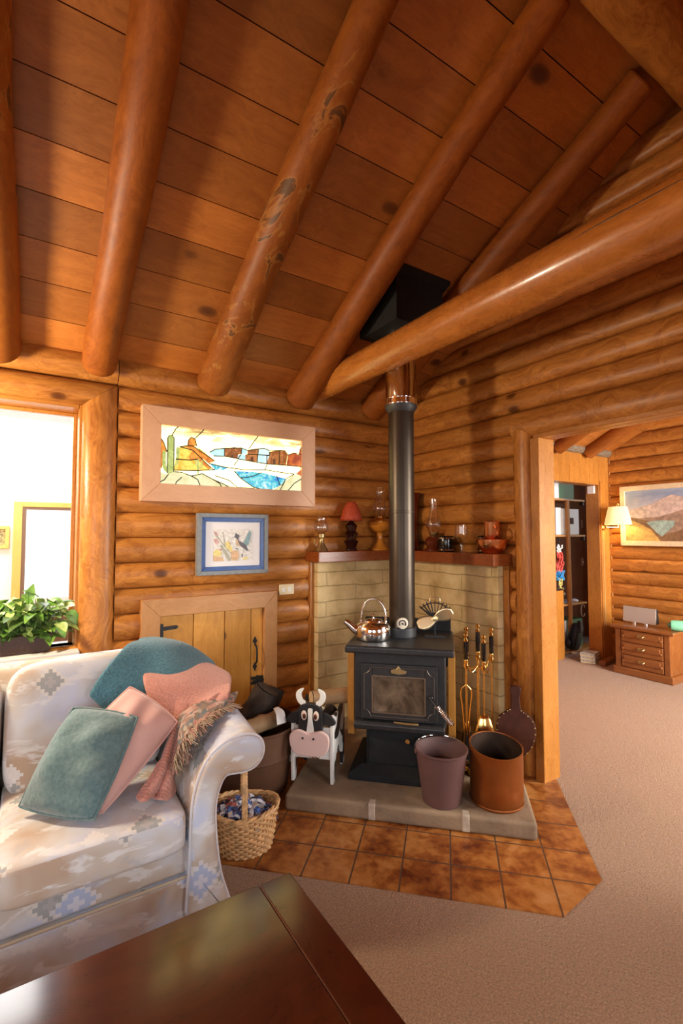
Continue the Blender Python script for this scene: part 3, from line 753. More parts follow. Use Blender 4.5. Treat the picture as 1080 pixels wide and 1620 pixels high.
# ---- window_1: opening to the sunroom, half-log casing
w1 = bpy.data.objects.new('window_1', None); COL.objects.link(w1); struct(w1)
mb = MB()
def vhalf(mb, axis, wall, a0, a1, z0, z1t, r, mat=0, var=0.0, mitre=None):
    """upright half-round log on a wall; mitre = (extra z at a0, at a1)"""
    k = 13; n = 12; vs = []
    for i in range(n):
        t = i/(n-1)
        for j in range(k):
            th = PI*j/(k-1); a = (a0+a1)/2-(a1-a0)/2*math.cos(th)
            top = z1t
            if mitre: top = z1t+mitre[0]+(mitre[1]-mitre[0])*(a-a0)/(a1-a0)
            z = z0+(top-z0)*t
            o = r*(1+0.05*math.sin(t*9+var))*math.sin(th)**0.7
            vs.append((a, wall-o, z) if axis == 0 else (wall-o, a, z))
    fs = [(i*k+j, (i+1)*k+j, (i+1)*k+j+1, i*k+j+1) for i in range(n-1) for j in range(k-1)]
    fs += [tuple(range(k)), tuple((n-1)*k+j for j in range(k))]
    mb.add(vs, fs, mat, var)
vhalf(mb, 0, 0.0, -2.395, -2.204, WZ0-0.03, WZ1, 0.075, 0, 2.9, (0.0, 0.135))
mb.build('side_casing', M['log_z'], w1, ang=60)
mb = MB()
k = 13; n = 20; vs = []
for i in range(n):
    t = i/(n-1)
    for j in range(k):
        th = PI*j/(k-1); z = (2.20+2.343)/2-(0.143/2)*math.cos(th)
        xe = -2.395+0.19*(z-2.20)/0.143
        x = WX0-0.2+(xe-WX0+0.2)*t
        vs.append((x, -0.075*math.sin(th)**0.7, z))
fs = [(i*k+j, (i+1)*k+j, (i+1)*k+j+1, i*k+j+1) for i in range(n-1) for j in range(k-1)]+[tuple(range(k)), tuple((n-1)*k+j for j in range(k))]
mb.add(vs, fs, 0, 6.6)
mb.build('header_casing', M['log_x'], w1, ang=60)
mb = MB(); mb.box(WX1-0.022, WX1, -0.01, 0.2, WZ0, WZ1); mb.box(WX0, WX0+0.022, -0.01, 0.2, WZ0, WZ1)
mb.build('jamb', M['flat_z'], w1, bevel=0.004)
mb = MB(); mb.box(WX0, WX1-0.022, -0.01, 0.2, WZ1-0.022, WZ1); mb.build('head_jamb', M['flat_x'], w1, bevel=0.004)
mb = MB(); mb.box(WX0-0.15, WX1, -0.12, 0.22, WZ0-0.035, WZ0); mb.build('sill', M['white'], w1, bevel=0.006)
mb = MB()
mb.box(WX1-0.042, WX1-0.022, 0.15, 0.18, WZ0, WZ1-0.022); mb.box(WX0+0.022, WX1-0.042, 0.15, 0.18, WZ1-0.042, WZ1-0.022)
mb.build('stop_bead', M['flat_z'], w1, bevel=0.003)

# ---- door_1: low plank firewood door
d1 = bpy.data.objects.new('door_1', None); COL.objects.link(d1); struct(d1)
fy0, fy1 = -0.085, 0.004
mb = MB(); a, b, z = -2.062, -1.173, 1.056
mb.prism([(a, z), (b, z), (DX1, DZ1), (DX0, DZ1)], (0, fy0, 0), (1,0,0), (0,0,1), (0, fy1-fy0, 0), 0, 1.2)
mb.build('head_trim', M['trim_x'], d1, smooth=False, bevel=0.003)
mb = MB(); mb.prism([(a, 0), (a, z), (DX0, DZ1), (DX0, 0)], (0, fy0, 0), (1,0,0), (0,0,1), (0, fy1-fy0, 0), 0, 2.2)
mb.build('side_trim', M['trim_z'], d1, smooth=False, bevel=0.003)
mb = MB(); mb.prism([(b, 0), (b, z), (DX1, DZ1), (DX1, 0)], (0, fy0, 0), (1,0,0), (0,0,1), (0, fy1-fy0, 0), 0, 3.7)
mb.build('side_trim', M['trim_z'], d1, smooth=False, bevel=0.003)
mb = MB()
for i, (x0, x1) in enumerate(((DX0, -1.745), (-1.745, -1.54), (-1.54, -1.355), (-1.355, DX1))):
    mb.box(x0+0.002, x1-0.002, -0.055 if i < 3 else -0.05, -0.02, 0.02, DZ1-0.003, 0, (0.3, 1.9, 4.2, 7.7)[i])
mb.build('plank_panel', M['pine_z'], d1, smooth=False, bevel=0.003)
def iron_hinge(x, z, ln):
    mb = MB(); mb.box(x-0.012, x+0.01, -0.07, -0.052, z-0.06, z+0.03); mb.bar((x, -0.062, z), (x+ln, -0.062, z+0.005), 0.012, 0.022)
    mb.ball((x+ln, -0.063, z+0.005), (0.016, 0.008, 0.012), 10)
    return mb
h = iron_hinge(DX0+0.012, 0.868, 0.085).build('strap_hinge', M['iron'], d1); h['label'] = 'black iron strap hinge'
mb = MB(); hx = -1.325
mb.tube(cr([(hx, -0.055, 0.70), (hx, -0.085, 0.68), (hx, -0.09, 0.63), (hx, -0.085, 0.59), (hx, -0.055, 0.57)], 5), 0.007, 8)
for zz, s_ in ((0.71, 1), (0.565, -1)):
    mb.prism([(0, -0.012), (0.016, 0.012), (0.007, 0.03), (0, 0.045), (-0.007, 0.03), (-0.016, 0.012)], (hx, -0.056, zz), (1,0,0), (0,0,s_), (0, 0.006, 0))
h = mb.build('pull_handle', M['iron'], d1); h['label'] = 'black iron pull handle'
mb = MB(); mb.box(-1.353, -1.262, -0.068, -0.05, 0.435, 0.452); mb.box(-1.353, -1.262, -0.068, -0.05, 0.468, 0.485); mb.box(-1.315, -1.298, -0.074, -0.05, 0.43, 0.49); mb.box(-1.345, -1.25, -0.08, -0.066, 0.453, 0.467)
h = mb.build('latch_bolt', M['iron'], d1, bevel=0.002); h['label'] = 'black iron slide bolt'

# ---- door_2: cased opening to the den
d2 = bpy.data.objects.new('door_2', None); COL.objects.link(d2); struct(d2)
mb = MB(); vhalf(mb, 1, 0.0, -1.345, -1.19, 0.0, 2.035, 0.095, 0, 5.5, (0.02, 0.12)); mb.build('side_casing', M['log_z'], d2, ang=60)
mb = MB(); log(mb, 1, 0.0, 2.03, 2.225, -3.3, -1.20, 0.095, 0, 7.2); mb.build('header_casing', M['log_y'], d2, ang=60)
mb = MB(); mb.box(-0.092, 0.062, OY1-0.004, -1.34, 0.0, 2.031); mb.build('side_jamb', M['flat_z'], d2, bevel=0.004)
mb = MB(); mb.box(-0.07, 0.062, -3.2, OY1+0.05, OZ1-0.004, 2.06); mb.build('head_jamb', M['flat_y'], d2, bevel=0.004)

# ---- adobe fire wall, corner hearth
ad = thing('adobe_fire_wall', 'tan adobe brick fire wall wrapping the corner behind the stove', 'wall panel', (0,0,0))
mb = MB(); mb.box(-0.868, 0.0, -0.115, -0.05, 0.006, 1.25); mb.build('brick_panel', M['adobe_x'], ad, smooth=False, bevel=0.008, seg=3)
mb = MB(); mb.box(-0.115, -0.05, -1.105, -0.115, 0.006, 1.25); mb.build('brick_panel', M['adobe_y'], ad, smooth=False, bevel=0.008, seg=3)
mb = MB(); mb.box(-0.90, -0.868, -0.065, 0.0, 0.006, 1.25); h = mb.build('edge_strip', M['log_z'], ad, bevel=0.003); h['label'] = 'red-brown wooden edge strip'
mb = MB(); mb.box(-0.065, 0.0, -1.15, -1.105, 0.006, 1.25); h = mb.build('edge_strip', M['log_z'], ad, bevel=0.003); h['label'] = 'red-brown wooden edge strip'
mb = MB()
D = 0.225; z0, z1 = 1.25, 1.325
mb.prism([(-0.925, 0), (-0.925, -D), (-D, -D), (-D, -1.165), (0, -1.165), (0, 0)], (0, 0, z0), (1,0,0), (0,1,0), (0, 0, z1-z0), 0, 1.0)
tag(mb.build('mantel_shelf', M['mantel'], smooth=False, bevel=0.004), 'dark red-brown corner mantel shelf above the adobe wall', 'shelf')
MZ = z1
mb = MB()
hp = [(-0.461, -1.63), (0.788, -1.63), (0.788, -0.79), (0.0, 0.0), (-0.461, -0.47)]
mb.prism(hp, (0,0,0.006), (1,0,0), (0,1,0), (0,0,0.084))
ob = thing('hearth_slab', 'raised tan concrete hearth slab carrying the stove and buckets', 'hearth', (0,0,0), HROT)
mb.build('slab', M['stone'], ob, smooth=False, bevel=0.018, seg=4)
for s_ in (0.0, 0.46):
    mb = MB(); mb.box(s_-0.018, s_+0.018, -1.632, -1.58, 0.012, 0.0905); mb.build('mortar_joint', M['mortar'], ob, bevel=0.004)

# wall plates and small fixings
def plate(label, c, ax, w=0.118, h=0.073, slots=2):
    t = thing('outlet_plate', label, 'outlet', c)
    mb = MB()
    if ax == 1: mb.box(-w/2, w/2, -0.008, 0.0, -h/2, h/2)
    else: mb.box(-0.008, 0, -w/2, w/2, -h/2, h/2)
    mb.build('cover', M['cream'], t, bevel=0.003)
    for i in (-1, 1):
        mb = MB()
        o = i*(w*0.2 if w > h else 0); oz = 0 if w > h else i*h*0.2
        if ax == 1: mb.box(o-0.013, o+0.013, -0.0105, -0.006, oz-0.015, oz+0.015)
        else: mb.box(-0.0105, -0.006, o-0.013, o+0.013, oz-0.015, oz+0.015)
        mb.build('receptacle', M['white_paint'], t, bevel=0.002)
plate('cream outlet plate on the log wall right of the low plank door', (-1.09, -0.052, 1.058), 1)
# ---------------------------------------------------------------- wood stove, in its own frame: x right, y toward the corner
HZ = 0.09
SU, SS = 1.16, 0.12
st = thing('wood_stove', 'black cast-iron wood stove with glass door standing on the hearth slab', 'stove', H(SU, SS, HZ), HROT)
def sy(u): return SU-u          # local y from u
def sz(z): return z-HZ
mb = MB()
mb.prism([(-0.285, sy(1.415)), (0.285, sy(1.415)), (0.285, sy(0.93)), (-0.285, sy(0.93))], (0,0,0), (1,0,0), (0,1,0), (0,0,0.035))
vs = []
for z, e in ((0.035, 0.0), (0.075, 0.075)):
    for x, y in ((-0.285+e, sy(1.415)+e*0.7), (0.285-e, sy(1.415)+e*0.7), (0.285-e, sy(0.93)-e), (-0.285+e, sy(0.93)-e)): vs.append((x, y, z))
mb.add(vs, [(3,2,1,0), (4,5,6,7), (0,1,5,4), (1,2,6,5), (2,3,7,6), (3,0,4,7)])
mb.box(-0.19, 0.19, sy(1.365), sy(0.96), 0.06, sz(0.40))
mb.build('pedestal', M['iron_matte'], st, smooth=False, bevel=0.006)
mb = MB(); mb.box(-0.175, 0.175, sy(1.372), sy(1.36), 0.085, sz(0.375)); mb.build('ash_door', M['iron_matte'], st, smooth=False, bevel=0.004)
mb = MB(); mb.lathe([(0.0, 0.022), (0.012, 0.02), (0.014, 0.012), (0.007, 0.006), (0.006, 0.0)], 14)
k = mb.build('ash_knob', M['brass'], st); k.location = (0.043, sy(1.372), sz(0.315)); k.rotation_euler = (PI/2, 0, 0); k['label'] = 'small brass ash door knob'
mb = MB()
mb.box(-0.252, 0.252, sy(1.40), sy(0.93), sz(0.40), sz(0.79))
mb.build('firebox', M['iron'], st, smooth=False, bevel=0.01, seg=3)
mb = MB(); mb.prism([(sy(1.40), sz(0.43)), (sy(1.44), sz(0.425)), (sy(1.452), sz(0.412)), (sy(1.448), sz(0.385)), (sy(1.40), sz(0.375))], (-0.245, 0, 0), (0,1,0), (0,0,1), (0.49, 0, 0))
mb.build('ash_lip', M['iron'], st, smooth=False, bevel=0.006, seg=3)
mb = MB(); mb.prism([(0.02, 0), (0.085, 0.0), (0.085, 0.022), (0.0, 0.014), (-0.05, 0.012)], (0.02, sy(1.45), sz(0.424)), (1,0,0), (0,1,0), (0,0,0.012))
k = mb.build('draft_lever', M['dull_brass'], st, bevel=0.003); k['label'] = 'worn brass draft lever'
mb = MB()
n = 24; out = []
x0, x1, y0, y1 = -0.298, 0.298, sy(1.445), sy(0.90)
mb.box(x0, x1, y0, y1, sz(0.79), sz(0.832))
mb.build('top_plate', M['iron'], st, smooth=False, bevel=0.012, seg=4)
mb = MB(); mb.box(-0.27, 0.285, sy(0.90), sy(0.865), sz(0.60), sz(0.90)); mb.build('rear_heat_shield', M['iron_matte'], st, bevel=0.006)
for s_ in (-1, 1):
    mb = MB(); xa, xb = sorted((s_*0.262, s_*0.302))
    mb.box(xa, xb, sy(1.34), sy(0.93), sz(0.31), sz(0.787))
    k = mb.build('side_panel', M['stove_side'] if 'stove_side' in M else M['flat_z'], st, smooth=False, bevel=0.004)
    k['label'] = 'warm orange-brown side panel'
# door with arched-in corner beads and a smoky pane
dz0, dz1, dx0, dx1, dy = sz(0.435), sz(0.735), -0.208, 0.208, sy(1.40)
dr = MB()
gx0, gx1, gz0, gz1 = -0.145, 0.142, sz(0.475), sz(0.672)
for a, b, c, d in ((dx0, gx0, dz0, dz1), (gx1, dx1, dz0, dz1), (gx0, gx1, dz0, gz0), (gx0, gx1, gz1, dz1)):
    dr.box(a, b, dy-0.03, dy+0.01, c, d)
door = dr.build('door', M['iron'], st, smooth=False, bevel=0.004, seg=2)
mb = MB(); mb.box(gx0-0.004, gx1+0.004, dy-0.016, dy-0.011, gz0-0.004, gz1+0.004)
k = mb.build('door_glass', M['stove_glass'], door, smooth=False); k['label'] = 'smoky sooted glass pane, hazy reflections in its colour'
mb = MB()
g = 0.003
for a, b in (((gx0, gz0), (gx1, gz0)), ((gx1, gz0), (gx1, gz1)), ((gx1, gz1), (gx0, gz1)), ((gx0, gz1), (gx0, gz0))):
    mb.bar((a[0], dy-0.029, a[1]), (b[0], dy-0.029, b[1]), 0.006, 0.006)
k = mb.build('glass_bead', M['bead'], door); k['label'] = 'bright metal bead round the glass'
mb = MB()
q = 0.19; zc = (dz0+dz1)/2; hz = 0.132; e = 0.035
pts = []
for sx_, sz_ in ((1, 1), (1, -1), (-1, -1), (-1, 1)):
    cx, cz = sx_*q, zc+sz_*hz
    arc = [(cx-sx_*e*(1-math.sin(t*PI/2/5)) if False else cx-sx_*e*math.cos(t*PI/10), cz-sz_*e*math.sin(t*PI/10)) for t in range(6)]
    if sx_*sz_ < 0: arc = arc[::-1]
    pts += arc
mb.tube([(x, dy-0.0305, z) for x, z in pts], 0.0028, 6, closed=True)
mb.build('moulding', M['iron_edge'], door)
mb = MB()
em = [(-0.04, 0.0), (-0.043, 0.014), (-0.028, 0.022), (-0.016, 0.022), (-0.008, 0.03), (0.0, 0.043), (0.008, 0.03), (0.016, 0.022), (0.028, 0.022), (0.043, 0.014), (0.04, 0.0), (0.0, -0.006)]
mb.prism(em, (0.0, dy-0.034, sz(0.690)), (1,0,0), (0,0,1), (0, 0.006, 0))
k = mb.build('emblem', M['dull_brass'], door, bevel=0.002); k['label'] = 'small cast leaf emblem'
mb = MB(); mb.ball((0.172, dy-0.045, sz(0.575)), 0.014, 12); mb.tube([(0.172, dy-0.03, sz(0.575)), (0.172, dy-0.05, sz(0.575)), (0.205, dy-0.085, sz(0.545))], 0.009, 10)
hd = mb.build('door_handle', M['black'], door)
mb = MB(); A = Vector((0.203, dy-0.083, sz(0.547))); B = Vector((0.285, dy-0.11, sz(0.468)))
ax = (B-A).normalized(); nx = ax.cross(Vector((0,0,1))).normalized(); ny = ax.cross(nx); pts = []
for i in range(12*13+1):
    t = i/(12*13); a = t*13*2*PI
    pts.append(A+(B-A)*t+nx*(math.cos(a)*0.0125)+ny*(math.sin(a)*0.0125))
mb.tube(pts, 0.0028, 5); mb.tube([A, B], 0.005, 8)
k = mb.build('coil_grip', M['chrome'], hd); k['label'] = 'chrome coil spring grip'

# stovepipe
PU, PS = 1.10, 0.112
PX = H(PU, PS, 0)
pp = thing('stovepipe', 'dark metal stovepipe rising from the stove into the black flue box', 'stovepipe', (PX.x, PX.y, 0.832))
def rel(z): return z-0.832
mb = MB()
mb.lathe([(0.079, rel(0.86)), (0.079, rel(1.578)), (0.0815, rel(1.580)), (0.0815, rel(1.590)), (0.079, rel(1.592)), (0.079, rel(2.21))], 40, cap=False)
mb.build('pipe', M['pipe'], pp)
mb = MB(); mb.lathe([(0.0865, 0.0), (0.0865, rel(0.885)), (0.079, rel(0.888))], 40); mb.build('flue_collar', M['pipe_ring'], pp)
mb = MB(); mb.lathe([(0.079, rel(2.205)), (0.100, rel(2.235)), (0.101, rel(2.25)), (0.096, rel(2.255))], 40, cap=False); mb.build('adapter', M['pipe_ring'], pp)
mb = MB(); mb.lathe([(0.100, rel(2.25)), (0.1015, rel(2.256)), (0.0985, rel(2.285)), (0.1, rel(2.29)), (0.096, rel(2.295)), (0.096, rel(2.74))], 48)
k = mb.build('chrome_section', M['chrome'], pp); k['label'] = 'polished chrome double-wall upper section'
gd = (Vector((CAM.x, CAM.y, 0))-Vector((PX.x, PX.y, 0))).normalized(); ga = math.atan2(gd.y, gd.x)+0.02
mb = MB(); mb.lathe([(0.0, 0.014), (0.026, 0.014), (0.032, 0.012), (0.034, 0.0), (0.034, -0.012)], 28)
g_ = mb.build('thermometer', M['cream_dial'], pp)
g_.location = (math.cos(ga)*0.079, math.sin(ga)*0.079, rel(0.918)); g_.rotation_euler = (PI/2, 0, ga+PI/2)
g_['label'] = 'round cream dial thermometer'
mb = MB()
pts = [(math.cos(a)*0.019, math.sin(a)*0.019, 0.0145) for a in [PI*(-0.2+1.4*i/20) for i in range(21)]]
mb.tube(pts, 0.0035, 6); mb.tube([(0,0,0.0145), (0.004, -0.008, 0.0155)], 0.002, 6); mb.ball((0,0,0.015), 0.006, 10)
k = mb.build('dial_marking', M['black'], g_)
mb = MB()
bx0, bx1, by0, by1 = PX.x-0.185, PX.x+0.185, PX.y-0.185, PX.y+0.185
def quad(x, y, e=0.0): return Vector((x, y, roof(y)-e))
vs = [(bx0, by0, 2.70), (bx1, by0, 2.70), (bx1, by1, 2.70), (bx0, by1, 2.70), quad(bx0, by0, .004), quad(bx1, by0, .004), quad(bx1, by1, .004), quad(bx0, by1, .004)]
mb.add(vs, [(3,2,1,0), (4,5,6,7), (0,1,5,4), (1,2,6,5), (2,3,7,6), (3,0,4,7)])
fb = thing('flue_box', 'black square flue support box hanging from the sloped ceiling', 'flue box', (0,0,0))
mb.build('box', M['iron_matte'], fb, smooth=False, bevel=0.004)
mb = MB(); e = 0.035
vs = []
for d in (0.001, 0.022):
    for x, y in ((bx0-e, by0-e), (bx1+e, by0-e), (bx1+e, by1+e), (bx0-e, by1+e)): vs.append(quad(x, y, d))
mb.add(vs, [(0,1,2,3), (7,6,5,4), (0,4,5,1), (1,5,6,2), (2,6,7,3), (3,7,4,0)])
mb.build('ceiling_collar', M['iron_matte'], fb, smooth=False, bevel=0.003)

# kettle on the stove top
TZ = 0.832
kt = thing('kettle', 'shiny stainless steel kettle on the left of the stove top', 'kettle', H(1.245, -0.045, TZ), HROT)
mb = MB()
mb.lathe([(0.088, 0.0), (0.098, 0.004), (0.103, 0.02), (0.103, 0.062), (0.098, 0.082), (0.085, 0.095), (0.06, 0.103), (0.058, 0.105)], 44)
mb.build('body', M['steel'], kt)
mb = MB(); mb.lathe([(0.06, 0.103), (0.056, 0.111), (0.03, 0.119), (0.0, 0.121)], 36); ld = mb.build('lid', M['steel'], kt)
mb = MB(); mb.lathe([(0.006, 0.119), (0.005, 0.128), (0.012, 0.134), (0.012, 0.142), (0.0, 0.146)], 18); mb.build('lid_knob', M['steel'], ld)
mb = MB(); mb.tube(cr([(-0.085, -0.01, 0.04), (-0.118, -0.015, 0.062), (-0.150, -0.02, 0.09), (-0.168, -0.022, 0.103)], 5), [0.026]*4+[0.024-0.0009*i for i in range(12)], 16)
mb.build('spout', M['steel'], kt)
mb = MB()
pts = [(-0.074*math.cos(a)*(1.0), 0.0, 0.10+0.135*math.sin(a)**0.75) for a in [PI*i/22 for i in range(23)]]
mb.tube(pts, 0.0052, 10); mb.ball((-0.074, 0, 0.103), (0.009, 0.014, 0.014), 12); mb.ball((0.074, 0, 0.103), (0.009, 0.014, 0.014), 12)
mb.build('handle', M['steel'], kt)

# stove fan
fn = thing('stove_fan', 'heat-powered stove fan with pale gold blades behind the right of the stove top', 'fan', H(1.10, 0.31, TZ), HROT)
mb = MB(); mb.box(-0.062, 0.062, -0.025, 0.025, 0.0, 0.008); mb.bar((0, 0, 0.006), (0, 0, 0.085), 0.016, 0.01); mb.bar((-0.022, 0, 0.10), (0, 0, 0.08), 0.01, 0.01); mb.bar((0.022, 0, 0.10), (0, 0, 0.08), 0.01, 0.01)
mb.build('stand', M['iron'], fn)
mb = MB(); mb.bar((-0.025, 0, 0.125), (0.025, 0, 0.125), 0.02, 0.03)
for i in range(9):
    a = math.radians(-52+13*i)
    b = Vector((math.sin(a)*0.045*0.8, 0, 0.125)); t_ = Vector((math.sin(a)*0.115, 0, 0.118+0.095*math.cos(a)))
    mb.bar(b, t_, 0.005, 0.045, side=(0,1,0))
mb.tube([(math.sin(math.radians(a_))*0.1, 0, 0.118+0.083*math.cos(math.radians(a_))) for a_ in range(-54, 55, 6)], 0.0035, 6)
mb.build('cooling_fins', M['iron'], fn)
mb = MB(); mb.tube(cr([(-0.03, 0, 0.205), (-0.028, 0, 0.228), (0.0, 0, 0.238), (0.028, 0, 0.228), (0.03, 0, 0.205)], 5), 0.0035, 8); k = mb.build('carry_loop', M['gold'], fn)
mb = MB(); mb.lathe([(0.018, 0.0), (0.02, 0.012), (0.014, 0.024), (0, 0.027)], 18)
hb = mb.build('hub', M['gold'], fn); hb.location = (0, -0.03, 0.113); hb.rotation_euler = (PI/2, 0, 0)
for sgn in (-1, 1):
    mb = MB()
    def blade(u, v, sgn=sgn):
        L_ = 0.112*u; wd = 0.046*math.sin(PI*min(1, 0.13+u*0.84))**0.6*(0.55+0.6*u)
        y = (v-0.5)*2*wd
        base = Vector((L_, y-0.012*u, 0.012+0.5*y*0.7))
        a = math.radians(30)+(PI if sgn < 0 else 0)
        return Vector((base.x*math.cos(a)-base.y*math.sin(a), base.x*math.sin(a)+base.y*math.cos(a), base.z))
    mb.grid(blade, 14, 7); mb.build('blade', M['gold'], hb, solid=0.002, off=0)

# fireplace tool set
ts = thing('fireplace_tool_stand', 'brass fireplace tool stand with black-handled centre post right of the stove', 'tool stand', H(1.15, 0.555, HZ), HROT)
mb = MB(); mb.lathe([(0.10, 0.0), (0.105, 0.008), (0.09, 0.018), (0.03, 0.028), (0.012, 0.04), (0.007, 0.06), (0.007, 0.64)], 28); mb.build('base_and_post', M['brass'], ts)
def grip(parent, z, hx=0.0, hy=0.0, ln=0.115, rot=None):
    mb = MB(); mb.lathe([(0.008, z), (0.0125, z+0.006), (0.0135, z+ln*0.5), (0.0125, z+ln)], 16, (hx, hy, 0)); k = mb.build('grip', M['black_gloss'], parent)
    k['label'] = 'black handle grip'
    mb = MB(); mb.lathe([(0.0125, z+ln), (0.015, z+ln+0.006), (0.009, z+ln+0.014), (0.006, z+ln+0.02), (0.013, z+ln+0.028), (0.015, z+ln+0.035), (0.011, z+ln+0.043), (0.0, z+ln+0.046)], 16, (hx, hy, 0))
    mb.build('finial', M['brass'], parent)
    mb = MB(); mb.lathe([(0.006, z-0.05), (0.012, z-0.04), (0.016, z-0.03), (0.01, z-0.018), (0.014, z-0.006), (0.0125, z+0.002)], 16, (hx, hy, 0)); mb.build('ferrule', M['brass'], parent)
grip(ts, 0.675)
mb = MB()
for a in (0, PI/2, PI, -PI/2):
    d = Vector((math.cos(a+PI/4), math.sin(a+PI/4), 0))
    mb.tube(cr([Vector((0,0,0.60)), d*0.05+Vector((0,0,0.565)), d*0.085+Vector((0,0,0.60)), d*0.095+Vector((0,0,0.63))], 5), 0.004, 8)
mb.build('hook_arms', M['brass'], ts)
def tool(name, label, ds, du, z, kind):
    t = thing(name, label, 'fireplace tool', H(1.15+du, 0.555+ds, HZ), HROT, None)
    grip(t, z, ln=0.105)
    mb = MB(); mb.tube([(0,0,0.22 if kind != 'shovel' else 0.32), (0,0,z-0.04)], 0.0048, 10); mb.build('shaft', M['brass'], t)
    mb = MB()
    if kind == 'poker':
        mb.tube([(0,0,0.23), (0,0,0.07), (0.0,-0.004,0.03)], [0.006,0.006,0.002], 8); mb.tube(cr([(0,0,0.10), (0.035,0,0.085), (0.045,0,0.115)], 5), 0.005, 8); mb.build('hook_tip', M['iron'], t)
    elif kind == 'shovel':
        def pan(u, v):
            w = 0.052*(0.35+0.65*min(1, u*2.2)**0.7); x = (v-0.5)*2*w
            return Vector((x, -0.012-0.022*math.sin(PI*u)+0.6*abs(x)**1.6*2.2, 0.34-0.19*u))
        mb.grid(pan, 10, 9); k = mb.build('shovel_pan', M['brass'], t, solid=0.002)
    elif kind == 'brush':
        mb.lathe([(0.012, 0.03), (0.036, 0.035), (0.04, 0.09), (0.03, 0.16), (0.02, 0.2)], 20, (0,0,0), sy=0.5); k = mb.build('bristles', M['plaid_dark'], t)
        mb = MB(); mb.lathe([(0.021, 0.195), (0.022, 0.225), (0.006, 0.25)], 16, (0,0,0), sy=0.55); mb.build('brush_cap', M['brass'], t)
    else:
        for s_ in (-1, 1):
            mb.tube(cr([(0, 0, 0.50), (s_*0.03, 0, 0.46), (s_*0.02, 0, 0.36), (s_*0.012, 0, 0.22), (s_*0.03, 0, 0.1), (s_*0.008, -0.01, 0.03)], 6), 0.0045, 8)
        mb.build('tong_jaws', M['brass'], t)
    return t
tool('fireplace_brush', 'brass-handled hearth brush hanging second from the left of the tool set', -0.062, -0.055, 0.655, 'brush')
tool('fireplace_tongs', 'brass fireplace tongs hanging leftmost in the tool set beside the stove', -0.07, 0.062, 0.64, 'tongs')
tool('fireplace_shovel', 'brass fire shovel with oval pan hanging in front of the tool set post', 0.028, 0.062, 0.635, 'shovel')
tool('fireplace_poker', 'brass fire poker hanging rightmost in the tool set', 0.078, -0.03, 0.66, 'poker')

# bellows leaning on the casing
bl = thing('bellows', 'brown leather fireplace bellows with brass studs leaning on the door casing', 'bellows', H(1.17, 0.755, HZ), HROT)
bl.rotation_euler = (math.radians(-12), 0, HROT-0.15)
half = [(0.012, 0.0), (0.016, 0.06), (0.03, 0.10), (0.075, 0.15), (0.10, 0.20), (0.108, 0.25), (0.095, 0.30), (0.055, 0.335), (0.032, 0.35), (0.026, 0.375), (0.024, 0.42), (0.032, 0.455), (0.026, 0.475), (0.0, 0.482)]
outl = cr2(half+[(-x, z) for x, z in half[-2::-1]], 3)
for nm, y in (('front_board', -0.045), ('back_board', 0.03)):
    mb = MB(); mb.prism(outl, (0, y, 0), (1,0,0), (0,0,1), (0, 0.016, 0)); mb.build(nm, M['bellows'], bl, smooth=False, bevel=0.004)
mb = MB(); mb.prism(cr2([(x*0.93, z) for x, z in half[:8]]+[(-x*0.93, z) for x, z in half[7::-1]], 3), (0, -0.03, 0), (1,0,0), (0,0,1), (0, 0.062, 0)); mb.build('leather_bag', M['bellows_leather'], bl, smooth=False, bevel=0.01)
mb = MB()
rim = cr2([(x*0.95, z) for x, z in half[2:9]], 3, False)
for x, z in rim[::2]:
    for s_ in (-1, 1):
        mb = MB(); mb.ball((s_*x, -0.046, z), (0.0045, 0.003, 0.0045), 8); mb.build('brass_stud', M['dull_brass'], bl)
mb = MB(); mb.tube([(0,-0.003,0.05), (0,-0.003,0.0)], [0.014,0.009], 12); mb.build('nozzle', M['dull_brass'], bl)

# purple-brown bucket
bk = thing('bucket', 'purple-brown tapered bucket with wire handle in front of the stove', 'bucket', H(1.515, 0.345, HZ), HROT)
mb = MB(); hgt = 0.265
prof = [(0.0, 0.003), (0.092, 0.0), (0.096, 0.004), (0.130, hgt-0.012), (0.135, hgt-0.008), (0.135, hgt), (0.128, hgt), (0.121, hgt-0.014), (0.093, 0.012), (0.0, 0.012)]
mb.lathe(prof, 44); mb.build('pail', M['bucket'], bk, ang=35)
mb = MB(); mb.lathe([(0.0, 0.17), (0.112, 0.17), (0.1135, 0.172)], 36); k = mb.build('ash', M['ash'], bk); k['label'] = 'dark ash'
k['kind'] = 'stuff'
mb = MB(); pts = []
for i in range(19):
    a = PI*i/18
    pts.append((math.cos(a+0.35)*0.134, math.sin(a+0.35)*0.134*1.0 if False else math.sin(a+0.35)*0.134, hgt-0.004+0.012*math.sin(a)))
mb.tube(pts, 0.003, 8); k = mb.build('bail_handle', M['chrome'], bk); k['label'] = 'thin bright wire handle resting on the rim'
for a in (0.35, PI+0.35):
    mb = MB(); mb.obox((math.cos(a)*0.134, math.sin(a)*0.134, hgt-0.012), (0.012, 0.02, 0.022), (0, 0, a))
    mb.build('handle_lug', M['bucket'], bk, bevel=0.004)

